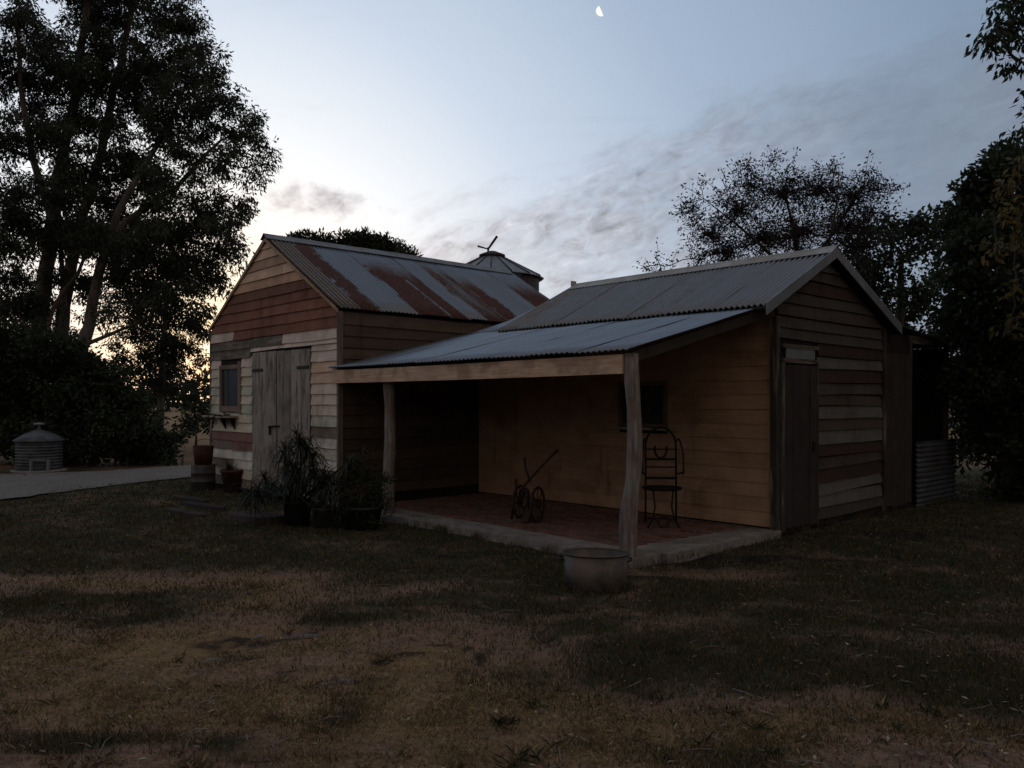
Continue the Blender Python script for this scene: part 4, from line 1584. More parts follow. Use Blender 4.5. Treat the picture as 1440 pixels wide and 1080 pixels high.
def tree(name, label, cat, base, trunks, blobs, rng, leafmat, barkmat, clumps=26, leaves=26, clump_r=.42, ll=.13, lw=.035, droop=.6, tr0=.28, group=None,
         twig_r=.012, bias=.5, flat=.8, crown='foliage', limbs=True, up=0.0, part=True):
    """trunks: list of polylines (world points); blobs: (centre, radius); real branches run from the trunks to every blob and clump"""
    base = Vector(base)
    BM = T(base)
    root = thing(name, label, cat, BM, group)
    inv = BM.inverted()
    wd = Wood()
    nodes = []
    for pl, r0, r1 in trunks:
        # densify and roughen
        q = []
        for a, b in zip(pl, pl[1:]):
            for s in range(3):
                q.append(a.lerp(b, s / 3))
        q.append(pl[-1])
        q = [inv @ (p + Vector((mnoise.noise(p * .9), mnoise.noise(p * .9 + Vector((7, 7, 7))), 0)) * r0 * .35) for p in q]
        q[0] = inv @ pl[0]
        wd.limb(q, r0, r1, 9)
        nodes += [(inv.inverted() @ p, r0 + (r1 - r0) * i_ / len(q)) for i_, p in enumerate(q) if i_ > len(q) * .25]
    tk = wd.m.build('trunk', barkmat, root, BM)
    wd = Wood()
    C, A, Tn = [], [], []
    todo = sorted(blobs, key=lambda b: min((Vector(b[0]) - n[0]).length for n in nodes))
    for blob in todo:
        c, r = Vector(blob[0]), blob[1]
        dens = blob[2] if len(blob) > 2 else 1.0
        near = min(nodes, key=lambda n: (n[0] - c).length + max(0, n[0].z - c.z) * .8)
        if limbs:
            pts = bent(near[0], c, 5, .16)
            rr = min(near[1] * .6, .02 + .012 * (c - near[0]).length + .02 * r)
            wd.limb([inv @ p for p in pts], rr, max(.008, rr * .45), 6)
            nodes += [(p, max(.02, rr * .6)) for p in pts[2:]]
        nc = max(3, int(clumps * dens * (r / 1.0) ** 2))
        cc = sphere_pts(nc, rng, bias) * np.array([r, r, r * flat]) + np.array(c)
        for p in cc:
            pv = Vector(p)
            pts = bent(c.lerp(pv, .1) if limbs else c, pv, 3, .25)
            if limbs:
                wd.limb([inv @ q for q in pts], twig_r, twig_r * .4, 3)
            nl = max(3, int(leaves * rng.uniform(.5, 1.4)))
            off = sphere_pts(nl, rng, .55) * clump_r * np.array([1, 1, .75])
            C.append(p + off)
            ax = off / clump_r * .9 + rng.normal(size=(nl, 3)) * .5
            ax[:, 2] += up - droop
            A.append(unit(ax))
            Tn.append(np.clip(rng.normal(.45, .2) + rng.normal(0, .16, nl), 0, 1))
    if limbs:
        wd.m.build('branches', barkmat, root, BM, kind='stuff')
    C, A, Tn = np.concatenate(C), np.concatenate(A), np.concatenate(Tn)
    keep = C[:, 2] > .03
    C, A, Tn = C[keep], A[keep], Tn[keep]
    n_ = len(C)
    v, f = leaf_quads(C - np.array(base), A, ll * rng.uniform(.6, 1.3, n_), lw * rng.uniform(.7, 1.3, n_), unit(rng.normal(size=(n_, 3))))
    link(crown, np_mesh(crown, v, f, Tn), leafmat, root, BM)
    return root


def B(lst, Y, jy=0.0, rng=RNG):
    """blobs given as photo x, y and radius at depth Y (with a real spread in depth)"""
    out = []
    for q in lst:
        yy = Y + (rng.uniform(-jy, jy) if jy else 0)
        out.append((at(q[0], q[1], yy), q[2] / FPX * yy, q[3] if len(q) > 3 else 1.0))
    return out


def pl(pts, Y, dy=0.0):
    n_ = len(pts)
    return [at(a, b, Y + dy * i_ / max(1, n_ - 1)) for i_, (a, b) in enumerate(pts)]


def on_ground(px, Y):
    return Vector(((px - CXP) / FPX * Y, Y, 0))


# --- tall gums, left
GUM = dict(rng=RNG, leafmat=L_GUM, barkmat=M_BARK, clumps=36, leaves=60, clump_r=.34, ll=.165, lw=.05, droop=.75, bias=.6, twig_r=.010)
g1 = on_ground(58, 27)
tree('gum_tree', 'tall gum tree at the far left with a straight pale trunk above the hedge', 'tree', g1,
     [([g1] + pl([(57, 540), (58, 450), (63, 380), (74, 310), (88, 230), (104, 140), (120, 40), (130, -60)], 27, 1.0), .36, .09),
      (pl([(74, 310), (45, 220), (30, 120), (25, 20)], 27.2, -1.5), .15, .05)],
     B([(20, 20, 52, .7), (85, 100, 55, .8), (40, 110, 50, .8), (15, 190, 45), (70, 190, 50, .9), (20, 270, 48), (80, 270, 40), (5, 350, 42), (35, 395, 38, .8), (10, 440, 40), (45, 330, 40, .8), (10, 85, 40), (110, 165, 42),
        (-60, 60, 70), (-70, 180, 70), (-60, 300, 70), (30, -60, 70), (110, -90, 70), (-40, 410, 60), (60, 440, 28, .8), (60, 60, 45), (100, 250, 42), (60, 330, 40), (30, 430, 40), (95, 330, 34), (75, 390, 26), (15, 300, 45), (110, 120, 45), (50, 150, 45), (40, 470, 34)], 26.3, 2.6), **GUM)
g2 = on_ground(92, 29)
tree('gum_tree', 'tall gum tree with a forked pale trunk, second of the gums from the left', 'tree', g2,
     [([g2] + pl([(86, 560), (84, 480), (90, 430), (103, 370), (118, 300), (140, 220), (160, 120), (185, 20), (200, -50)], 29, .5), .34, .08),
      (pl([(90, 430), (88, 380), (84, 330), (83, 280)], 28.6, -1.0), .11, .05),
      (pl([(62, 480), (72, 440), (88, 412), (110, 385), (122, 355), (135, 330)], 26.4, -.4), .09, .04)],
     B([(165, 30, 55), (225, 25, 45), (262, 35, 32), (140, 100, 50, .85), (200, 90, 52), (150, 175, 45, .85), (205, 160, 45, .9), (250, 75, 42), (120, 235, 42), (165, 250, 40, .8), (110, 300, 35, .8), (150, 330, 42), (190, 310, 40),
        (95, 350, 30, .6), (165, 390, 28, .7), (200, 365, 35), (180, -60, 60), (240, -40, 45), (135, 65, 40), (185, 120, 45), (150, 280, 42), (175, 215, 42), (220, 110, 42), (130, 340, 34), (205, 250, 40), (170, 345, 38), (128, 18, 40), (124, -30, 50), (180, -15, 45), (120, 400, 22), (185, 420, 30)], 28.5, 2.6), **GUM)
g3 = on_ground(118, 26)
tree('gum_tree', 'leaning gum tree whose long limb reaches right towards the shed roof', 'tree', g3,
     [([g3] + pl([(116, 560), (118, 490), (128, 440), (138, 390), (150, 345), (176, 312), (205, 292), (250, 262), (285, 222), (312, 196)], 26, .8), .26, .04),
      (pl([(119, 485), (150, 472), (190, 455), (205, 448)], 25.8, -.5), .075, .035),
      (pl([(138, 390), (165, 300), (205, 230), (240, 170), (265, 110)], 26.2, 1.2), .15, .05)],
     B([(290, 68, 26), (300, 105, 30), (265, 115, 42), (325, 140, 27), (290, 150, 40), (345, 165, 22), (355, 187, 22), (376, 208, 13), (330, 190, 30), (245, 160, 42), (360, 222, 16, .7), (378, 228, 9),
        (330, 215, 24, .7), (350, 245, 16), (368, 255, 11), (310, 232, 28, .8), (285, 190, 35, .7), (250, 215, 35, .6), (225, 250, 32, .7), (330, 290, 28), (347, 302, 13), (310, 300, 24, .9), (298, 262, 20, .5),
        (225, 330, 42), (262, 320, 38), (300, 330, 34), (325, 352, 20), (275, 365, 38), (240, 375, 40), (308, 372, 26), (210, 400, 32), (250, 415, 35), (290, 405, 22, .8), (265, 450, 22, .8), (205, 440, 25, .8), (283, 430, 14, .8), (305, 395, 15), (215, 290, 34), (255, 280, 34), (275, 235, 32), (225, 190, 36), (195, 350, 34), (235, 330, 36), (290, 310, 32), (180, 390, 34), (215, 420, 34), (255, 390, 34), (300, 385, 24), (322, 345, 22), (150, 445, 24, .8), (200, 470, 26, .7), (240, 440, 30), (125, 395, 26), (155, 360, 30), (185, 340, 32), (120, 330, 34), (285, 440, 18, .8), (310, 410, 12)], 25.4, 1.8), **GUM)
g4 = on_ground(226, 31)
tree('small_gum_tree', 'smaller dark gum tree silhouetted on the sunset just left of the shed', 'tree', g4,
     [([g4] + pl([(226, 590), (227, 540), (229, 490), (232, 440), (236, 400)], 31), .17, .05)],
     B([(205, 500, 24, .8), (245, 480, 26, .8), (262, 490, 20, .7), (225, 460, 22, .7), (280, 475, 14, .6), (190, 470, 20, .6), (210, 535, 26, .9), (235, 520, 24), (180, 520, 22, .8), (262, 520, 14, .6), (170, 490, 18, .5), (285, 500, 12, .4), (150, 470, 18, .5), (130, 445, 20, .45), (165, 440, 22, .5), (110, 470, 20, .5), (185, 455, 18, .4), (75, 455, 20, .4), (60, 420, 20, .4), (140, 420, 20, .4), (110, 425, 18, .4), (270, 540, 16, .5), (180, 500, 20, .6), (40, 400, 24, .4), (215, 560, 24), (245, 545, 14, .8), (270, 455, 20, .8), (292, 470, 14), (225, 490, 26), (200, 450, 22), (160, 520, 20, .7), (250, 500, 22)], 31, 1.2),
     **dict(GUM, clumps=40, tr0=.15))

# --- hedge of separate big shrubs, left
SHR = dict(rng=RNG, leafmat=L_DARK, barkmat=M_DBARK, clumps=85, leaves=44, clump_r=.30, ll=.15, lw=.065, droop=.2, bias=.4, twig_r=.008)
for (px, Y, lab, bl) in (
    (-60, 21.0, 'tall dark shrub cut by the left edge behind the corrugated tank', [(-60, 530, 70), (-30, 500, 50), (-90, 500, 60), (-60, 610, 60), (-20, 590, 60), (0, 540, 45), (10, 500, 35), (20, 482, 28), (-10, 480, 30)]),
    (40, 20.6, 'broad dark shrub rising behind the small corrugated tank', [(40, 515, 42), (75, 520, 38), (30, 560, 45), (70, 575, 50), (25, 615, 42), (75, 625, 42), (105, 560, 36), (50, 640, 25), (60, 488, 28), (85, 490, 24), (35, 485, 26), (105, 500, 22)]),
    (130, 20.4, 'rounded dark shrub right of the corrugated tank beside the driveway', [(125, 535, 33), (150, 560, 36), (120, 590, 42), (160, 600, 40), (130, 635, 28), (175, 635, 26), (100, 630, 28), (110, 510, 24), (95, 645, 18), (140, 522, 22), (165, 535, 20)]),
    (212, 20.6, 'low dark shrub at the right end of the hedge nearest the shed', [(195, 580, 26), (215, 605, 26), (192, 625, 28), (228, 630, 22), (180, 560, 20), (210, 645, 16), (238, 612, 14), (242, 640, 12)]),
):
    g_ = on_ground(px, Y)
    tree('shrub', lab, 'shrub', g_, [([g_, g_ + Vector((.05, 0, .5)), g_ + Vector((-.05, .1, 1.1))], .10, .05)], B(bl, Y, .7), **SHR, group='shrubs of the dark hedge along the driveway')

# low bush and far trees seen under the gums
g_ = on_ground(276, 26)
tree('low_bush', 'small dark bush at the left wall of the shed beyond the driveway', 'bush', g_, [([g_, g_ + Vector((0, 0, .5))], .06, .03)], B([(270, 590, 18), (285, 580, 16), (262, 602, 14), (290, 598, 16)], 26, .3), **dict(SHR, clumps=45))

# --- domed tree behind the shed roof
g_ = on_ground(492, 42)
tree('umbrella_pine', 'dark flat-domed pine showing over the ridge of the tall shed', 'tree', g_,
     [([g_, at(492, 470, 42), at(490, 410, 42)], .5, .3)],
     B([(412, 347, 17), (430, 343, 16), (455, 349, 22), (485, 346, 22), (512, 344, 19), (535, 349, 20), (560, 357, 17), (577, 363, 11), (395, 349, 10), (440, 372, 30), (500, 375, 34), (555, 378, 22), (400, 375, 22)], 42, 2.0),
     RNG, L_PINE, M_DBARK, clumps=60, leaves=46, clump_r=.40, ll=.26, lw=.09, droop=0.0, bias=.4, up=.4)

# --- sparse autumn tree behind the store
g_ = on_ground(1128, 17.5)
tw = dict(rng=RNG, leafmat=L_BARE, barkmat=M_DBARK, clumps=330, leaves=12, clump_r=.19, ll=.085, lw=.029, droop=.1, bias=.42, twig_r=.008, flat=.8)
tree('sparse_tree', 'thin-leaved bare-twigged tree spreading above the store roof', 'tree', g_,
     [([g_] + pl([(1128, 480), (1126, 400), (1120, 350), (1112, 300), (1100, 250)], 17.5), .15, .008),
      (pl([(1126, 400), (1070, 345), (1030, 310), (990, 280)], 17.5, -.6), .055, .006),
      (pl([(1126, 390), (1170, 330), (1200, 285), (1225, 250)], 17.5, .6), .055, .006),
      (pl([(1128, 420), (1160, 370), (1175, 300), (1180, 240)], 17.5, -.8), .055, .006)],
     B([(1000, 330, 40, .8), (975, 295, 22, .6), (1040, 295, 42), (1055, 262, 30, .8), (1100, 270, 42), (1150, 268, 42), (1200, 275, 38), (1235, 268, 24, .7), (1020, 355, 38, .8), (1075, 335, 48), (1130, 325, 50), (1185, 320, 45), (1225, 300, 28, .7),
        (1050, 235, 18, .5), (1085, 228, 18, .5), (1170, 240, 18, .5), (1220, 240, 16, .5), (1255, 268, 14, .4), (965, 285, 16, .3), (985, 262, 14, .3), (955, 300, 10, .3), (1035, 228, 10, .4), (1215, 345, 30), (985, 365, 22, .5), (925, 372, 18, .25), (905, 375, 9, .2)], 17.5, 1.0), **tw)
# long bare shoots above its crown are part of the same tree's branches
sp_tree = [o for o in bpy.data.objects if o.name.startswith('sparse_tree')][0]
wd = Wood()
shoots = [((1085, 260), (1080, 205)), ((1100, 255), (1122, 208)), ((1040, 270), (1022, 232)), ((1180, 255), (1172, 222)), ((1215, 265), (1222, 216)), ((1060, 250), (1052, 226)), ((1240, 275), (1276, 264)), ((1225, 285), (1268, 284)),
          ((1000, 285), (962, 262)), ((985, 295), (945, 300)), ((990, 300), (958, 318)), ((1020, 262), (1015, 238)), ((1145, 250), (1150, 224)), ((930, 385), (924, 342)), ((925, 385), (898, 372)), ((940, 390), (952, 350)), ((1010, 270), (985, 250))]
Cs = []
for a, b in shoots:
    p, q = at(a[0], a[1], 17.4 + random.uniform(-.5, .5)), at(b[0], b[1], 17.4 + random.uniform(-.5, .5))
    bb = bent(p, q, 5, .2)
    wd.limb([Vector(x_) - g_ for x_ in bb], .010, .004, 4)
    for z_ in bb[1:]:
        for _ in range(4):
            Cs.append(np.array(z_) + RNG.normal(0, .05, 3))
wd.m.build('shoots', M_DBARK, sp_tree, T(g_), kind='stuff')
Cs = np.array(Cs)
v, f = leaf_quads(Cs - np.array(g_), unit(RNG.normal(size=(len(Cs), 3)) + np.array([0, 0, -.3])), RNG.uniform(.05, .11, len(Cs)), RNG.uniform(.03, .05, len(Cs)), unit(RNG.normal(size=(len(Cs), 3))))
link('shoot_leaves', np_mesh('shoot_leaves', v, f, RNG.random(len(Cs))), L_BARE, sp_tree, T(g_))

# --- dark trees, right
g_ = on_ground(1262, 20)
tree('dark_tree', 'dark broad tree with a flat top beyond the right end of the store', 'tree', g_,
     [([g_] + pl([(1262, 520), (1265, 440), (1270, 360)], 20), .2, .06)],
     B([(1215, 335, 26), (1250, 328, 28), (1285, 322, 26), (1315, 322, 24), (1210, 375, 32, .8), (1250, 370, 32, .9), (1290, 350, 22, .7), (1325, 350, 20), (1235, 415, 34), (1275, 410, 30, .8), (1200, 400, 24), (1262, 455, 32), (1300, 400, 20, .7), (1330, 390, 22), (1310, 425, 22, .8), (1345, 460, 40), (1300, 500, 40, 1), (1340, 530, 45)], 20, 1.2),
     **dict(SHR, leafmat=L_DARK, clumps=75, leaves=34, clump_r=.32, ll=.14, lw=.075))
g_ = on_ground(1420, 13)
tree('dense_tree', 'tall dense dark-leaved tree filling the right edge behind the lean-to', 'tree', g_,
     [([g_] + pl([(1420, 560), (1415, 450), (1412, 350), (1415, 260)], 13), .15, .05)],
     B([(1418, 215, 22), (1400, 240, 30), (1440, 235, 40), (1370, 265, 20), (1385, 285, 36), (1430, 290, 45), (1350, 300, 20), (1340, 322, 20), (1365, 335, 36), (1410, 345, 45), (1450, 350, 45), (1350, 380, 34), (1385, 410, 45), (1440, 420, 50), (1360, 450, 42), (1410, 480, 50),
        (1450, 500, 55), (1370, 530, 45), (1430, 560, 55), (1375, 590, 40), (1490, 300, 60), (1500, 420, 70), (1510, 540, 70), (1395, 620, 30, .7), (1450, 620, 40)], 13, 1.0),
     **dict(SHR, clumps=210, leaves=34, clump_r=.22, ll=.12, lw=.065))
g_ = on_ground(1475, 10)
tree('autumn_tree', 'yellowing autumn tree reaching in from the right edge before the dense tree', 'tree', g_,
     [([g_] + pl([(1475, 560), (1470, 450), (1465, 380)], 10), .10, .04)],
     B([(1425, 325, 22, .8), (1400, 305, 18, .5), (1440, 355, 28), (1395, 350, 18, .6), (1430, 400, 24, .5), (1445, 290, 24), (1410, 265, 14, .4), (1490, 330, 50), (1500, 420, 60), (1420, 450, 16, .4), (1440, 230, 16, .5)], 10, .5),
     **dict(SHR, leafmat=L_AUT, clumps=110, leaves=14, clump_r=.18, ll=.12, lw=.05, droop=.6))
g_ = Vector((6.2, 6.5, 0))
NEARB = [(at(1425, 30, 6.3), .20, .9), (at(1405, 55, 6.2), .10, .8), (at(1432, 85, 6.3), .12, .8), (at(1395, 60, 6.1), .06, .7), (at(1440, 10, 6.3), .25, 1), (at(1436, 182, 6.2), .07, .8), (at(1480, 20, 6.4), .4, 1), (at(1500, 150, 6.4), .35, 1)]
NEARB += [(Vector((5.6, 6.3, 4.4)), .9), (Vector((6.6, 6.6, 5.2)), 1.1), (Vector((7.3, 5.2, 4.6)), 1.1), (Vector((6.6, 5.0, 5.5)), 1.1), (Vector((7.6, 7.4, 4.8)), 1.1), (Vector((6.2, 7.5, 5.8)), 1.0), (Vector((7.0, 6.2, 6.2)), 1.1), (Vector((7.6, 6.0, 3.6)), 1.0), (Vector((7.2, 4.2, 3.8)), .9)]
tree('overhanging_tree', 'leafy tree outside the right edge with one branch hanging into the top corner', 'tree', g_,
     [([g_, Vector((6.25, 6.5, 1.2)), Vector((6.3, 6.45, 2.6)), Vector((6.4, 6.4, 4.2)), Vector((6.6, 6.2, 5.6))], .17, .06)],
     NEARB, **dict(SHR, clumps=170, leaves=30, clump_r=.13, ll=.075, lw=.026, droop=.8, twig_r=.004, bias=.5))

# --- thicket on the right under the trees
g_ = on_ground(1400, 15.5)
tree('thicket_bush', 'dark undergrowth bush under the trees right of the lean-to', 'bush', g_, [([g_, g_ + Vector((0, 0, .5))], .06, .03)],
     B([(1370, 610, 36), (1410, 612, 30, .8), (1450, 610, 44), (1350, 645, 20), (1440, 650, 30, .8), (1480, 650, 46), (1500, 600, 50)], 15.5, .5), **dict(SHR, clumps=70))
g_ = gnd(1425, 705)
tree('fern_clump', 'dark low leafy clump in front of the right-hand trees', 'bush', g_, [([g_, g_ + Vector((0, 0, .4))], .04, .02)],
     B([(1425, 665, 26), (1450, 650, 30), (1445, 690, 20), (1480, 670, 36), (1408, 690, 12)], 13.0, .3), **dict(SHR, clumps=110, clump_r=.2))

# --- far tree line
def treeline():
    C, A, Tn = [], [], []
    for az in np.arange(-44, 60, .55):
        dist = RNG.uniform(150, 210)
        a = math.radians(az)
        hgt = RNG.uniform(3.0, 6.5) * (1 + .6 * math.sin(az * .21))
        c = np.array([math.sin(a) * dist, math.cos(a) * dist, hgt * .45])
        n_ = 160
        C.append(c + sphere_pts(n_, RNG, .4) * np.array([2.4, 2.4, hgt * .55]))
        A.append(unit(RNG.normal(size=(n_, 3))))
        Tn.append(np.clip(RNG.normal(.4, .2, n_), 0, 1))
    C, A, Tn = np.concatenate(C), np.concatenate(A), np.concatenate(Tn)
    n_ = len(C)
    v_, f_ = leaf_quads(C, A, RNG.uniform(.8, 1.6, n_), RNG.uniform(.5, .9, n_), unit(RNG.normal(size=(n_, 3))))
    tag(link('distant_treeline', np_mesh('distant_treeline', v_, f_, Tn), L_DARK), 'thin line of far trees along the paddock horizon', 'trees', kind='stuff')


treeline()


# --- unseen tree ring added behind the viewpoint to cut off the lowest sky
def sky_blocker():
    C, A, Tn = [], [], []
    for az in np.arange(78, 292, 2.6):
        dist = RNG.uniform(27, 34)
        a = math.radians(az)
        hgt = RNG.uniform(5.0, 8.5)
        c = np.array([math.sin(a) * dist, math.cos(a) * dist, hgt * .5])
        n_ = 420
        C.append(c + sphere_pts(n_, RNG, .4) * np.array([1.5, 1.5, hgt * .52]))
        A.append(unit(RNG.normal(size=(n_, 3))))
        Tn.append(np.clip(RNG.normal(.4, .2, n_), 0, 1))
    C, A, Tn = np.concatenate(C), np.concatenate(A), np.concatenate(Tn)
    n_ = len(C)
    v_, f_ = leaf_quads(C, A, RNG.uniform(.35, .7, n_), RNG.uniform(.2, .4, n_), unit(RNG.normal(size=(n_, 3))))
    tag(link('sky_blocker_trees', np_mesh('sky_blocker_trees', v_, f_, Tn), L_DARK), 'dark ring of trees added out of view to block the low sky', 'trees', kind='stuff')


sky_blocker()


# --- potted plants
def strap_plant(name, label, M, n, length, width, mat, stems=1, spread=.25, hgt=.3, arch=1.0, rng=RNG):
    t_ = thing(name, label, 'plant', M)
    verts, faces, tint = [], [], []
    mbs = MB()
    heads = []
    for s in range(stems):
        hx_, hy2 = rng.normal(0, spread, 2)
        hz_ = hgt * rng.uniform(.25, 1.4) * (1.15 - .5 * min(1, (hx_ ** 2 + hy2 ** 2) ** .5 / (2.2 * spread)))
        heads.append((hx_, hy2, hz_))
        mbs.tube(bent((hx_ * .2, hy2 * .2, .0), (hx_, hy2, hz_), 4, .1), [.016, .015, .013, .011, .01], 5)
    mbs.build('stem', M_DBARK, t_, M)
    S = 6
    for k in range(n):
        hx_, hy2, hz_ = heads[k % stems]
        a = rng.uniform(0, 2 * math.pi)
        L = length * rng.uniform(.55, 1.15)
        up0 = rng.uniform(-.15, 1.3)
        base_z = hz_ - rng.uniform(0, .18)
        p = np.array([hx_, hy2, base_z])
        el = up0
        wv = np.array([-math.sin(a), math.cos(a), 0])
        pts = []
        for j in range(S + 1):
            ww = width * (1 - (j / S) ** 2.2) * (.6 + .4 * min(1, j / 2)) * .5
            pts.append((p - wv * ww, p + wv * ww))
            d = np.array([math.cos(a) * math.cos(el), math.sin(a) * math.cos(el), math.sin(el)])
            p = p + d * L / S
            el -= arch * rng.uniform(.2, .5)
        b0 = len(verts)
        for q0, q1 in pts:
            verts += [q0, q1]
        for j in range(S):
            faces.append((b0 + 2 * j, b0 + 2 * j + 1, b0 + 2 * j + 3, b0 + 2 * j + 2))
            tint.append(min(1, max(0, rng.normal(.45, .22))))
    link('leaves', np_mesh('leaves', np.array(verts), np.array(faces), np.array(tint)), mat, t_, M)
    return t_


strap_plant('strappy_plant', 'large strappy-leaved plant with arching narrow leaves in front of the plank door', pm2 @ T((0, 0, .33)), 1250, .40, .018, L_STRAP, 17, .31, .62, 1.0)
strap_plant('strappy_plant', 'smaller arching plant growing from the grey stone pot', pm3 @ T((0, 0, .23)), 420, .38, .017, L_STRAP, 8, .22, .52, 1.05)
strap_plant('spiky_plant', 'dark spiky plant growing in the terracotta pot by the shed', pm1 @ T((0, 0, .37)), 70, .24, .024, L_STRAP, 3, .07, .12, .6)
strap_plant('trailing_plant', 'small trailing plant sprouting on the window shelf of the shed', F @ T((-9.3, -.15, 1.345)), 90, .16, .016, L_BARE, 5, .14, .05, 1.6)
gq = (pm4 @ Vector((0, 0, .24)))
tree('dark_bush', 'dense dark bush beside the left verandah post', 'bush', gq, [([gq, gq + Vector((0, 0, .35))], .03, .015)],
     [(gq + Vector((0, 0, .18)), .36), (gq + Vector((-.18, 0, .35)), .26), (gq + Vector((.16, .1, .32)), .26), (gq + Vector((0, .05, .52)), .22, .7), (gq + Vector((-.25, -.05, .1)), .25), (gq + Vector((.24, -.05, .1)), .26), (gq + Vector((-.1, -.22, .0)), .22), (gq + Vector((.15, -.2, -.02)), .22), (gq + Vector((0, .05, .68)), .16, .7), (gq + Vector((-.3, -.1, -.08)), .18)],
     **dict(SHR, clumps=220, leaves=16, clump_r=.09, ll=.075, lw=.02, twig_r=.004))

# ------------------------------------------------------------------ step, sleepers, stones
def slab(name, label, cat, px, py, lx, ly, h, rot, mat, group=None, z=0.0, color=None):
    g0 = gnd(px, py)
    M = T((g0.x, g0.y, z)) @ Matrix.Rotation(rot, 4, 'Z')
    mb_ = MB()
    pts0, pts1 = [], []
    N = 12
    for k in range(N):
        a = 2 * math.pi * k / N
        ca_, sa = math.cos(a), math.sin(a)
        e = 7.0
        rr = 1.0 / ((abs(ca_) ** e + abs(sa) ** e) ** (1 / e))
        jx = random.uniform(.93, 1.05)
        pts0.append((ca_ * rr * lx * .5 * jx, sa * rr * ly * .5 * jx, -.06))
        pts1.append((ca_ * rr * lx * .48 * jx, sa * rr * ly * .48 * jx, h + random.uniform(-.004, .004)))
    mb_.add(pts0 + pts1, [tuple(range(N, 2 * N))] + [(k, (k + 1) % N, N + (k + 1) % N, N + k) for k in range(N)])
    o_ = mb_.build(name, mat, None, M, color)
    if color:
        o_['wear'] = .25
    return tag(o_, label, cat, group)


slab('timber_step', 'thick grey timber slab forming a step in front of the plank door', 'step', 360, 732, .95, .42, .085, R(-34), M_BOARD, color=(.07, .06, .053))
slab('flat_sleeper', 'flat grey sleeper sunk in the dirt nearest the steel drum', 'sleeper', 268, 703, 1.05, .20, .04, R(-40), M_BOARD, 'sleepers sunk in the dirt before the shed', color=(.045, .039, .036))
slab('flat_sleeper', 'middle of the flat grey sleepers sunk in the dirt', 'sleeper', 285, 713, 1.15, .20, .045, R(-38), M_BOARD, 'sleepers sunk in the dirt before the shed', color=(.042, .036, .033))
slab('flat_sleeper', 'flat grey sleeper in the dirt closest to the timber step', 'sleeper', 262, 722, 1.1, .20, .035, R(-41), M_BOARD, 'sleepers sunk in the dirt before the shed', color=(.05, .043, .039))


def stone(label, px, py, lx, ly, h, rot, mat):
    g0 = gnd(px, py)
    M = T((g0.x, g0.y, ground_z(g0.x, g0.y))) @ Matrix.Rotation(rot, 4, 'Z')
    sd = random.uniform(0, 99)
    mb_ = MB()
    vv, NR, NA = [], 6, 12
    for i_ in range(NR + 1):
        ph = -math.pi / 2 + math.pi * i_ / NR
        for k in range(NA):
            a_ = 2 * math.pi * k / NA
            d = Vector((math.cos(ph) * math.cos(a_), math.cos(ph) * math.sin(a_), math.sin(ph)))
            q = 1 + .35 * mnoise.noise(d * 1.3 + Vector((sd, 0, 0))) + .12 * mnoise.noise(d * 3.5 + Vector((sd, 4, 0)))
            vv.append((d.x * lx * .5 * q, d.y * ly * .5 * q, d.z * h * q))
    mb_.add(vv, [(i_ * NA + k, i_ * NA + (k + 1) % NA, (i_ + 1) * NA + (k + 1) % NA, (i_ + 1) * NA + k) for i_ in range(NR) for k in range(NA)], True)
    return tag(mb_.build('ground_stone', mat, None, M), label, 'stone')


stone('flat bluish stone at the right end of the dark hollow in the yard', 425, 887, .26, .10, .022, R(5), M_STONE)
stone('small pale stone above the dark hollow in the yard', 366, 891, .07, .05, .03, R(20), M_CONC)
stone('reddish half-buried stone at the left end of the dark hollow', 300, 922, .17, .10, .03, R(30), M_STONE)
stone('low reddish stone lying alone in the middle of the yard', 485, 952, .15, .07, .022, R(-10), M_STONE)
stone('small pale pebble at the bottom left on bare dirt', 129, 1062, .035, .025, .02, R(-60), M_CONC)

# ------------------------------------------------------------------ grass and leaf litter
def in_building(x, y):
    p = F.inverted() @ Vector((x, y, 0))
    return (-10.3 < p.x < -5.5 and p.y > -.05 and p.y < 6) or (-5.6 < p.x < .08 and -.05 < p.y < 6.7)


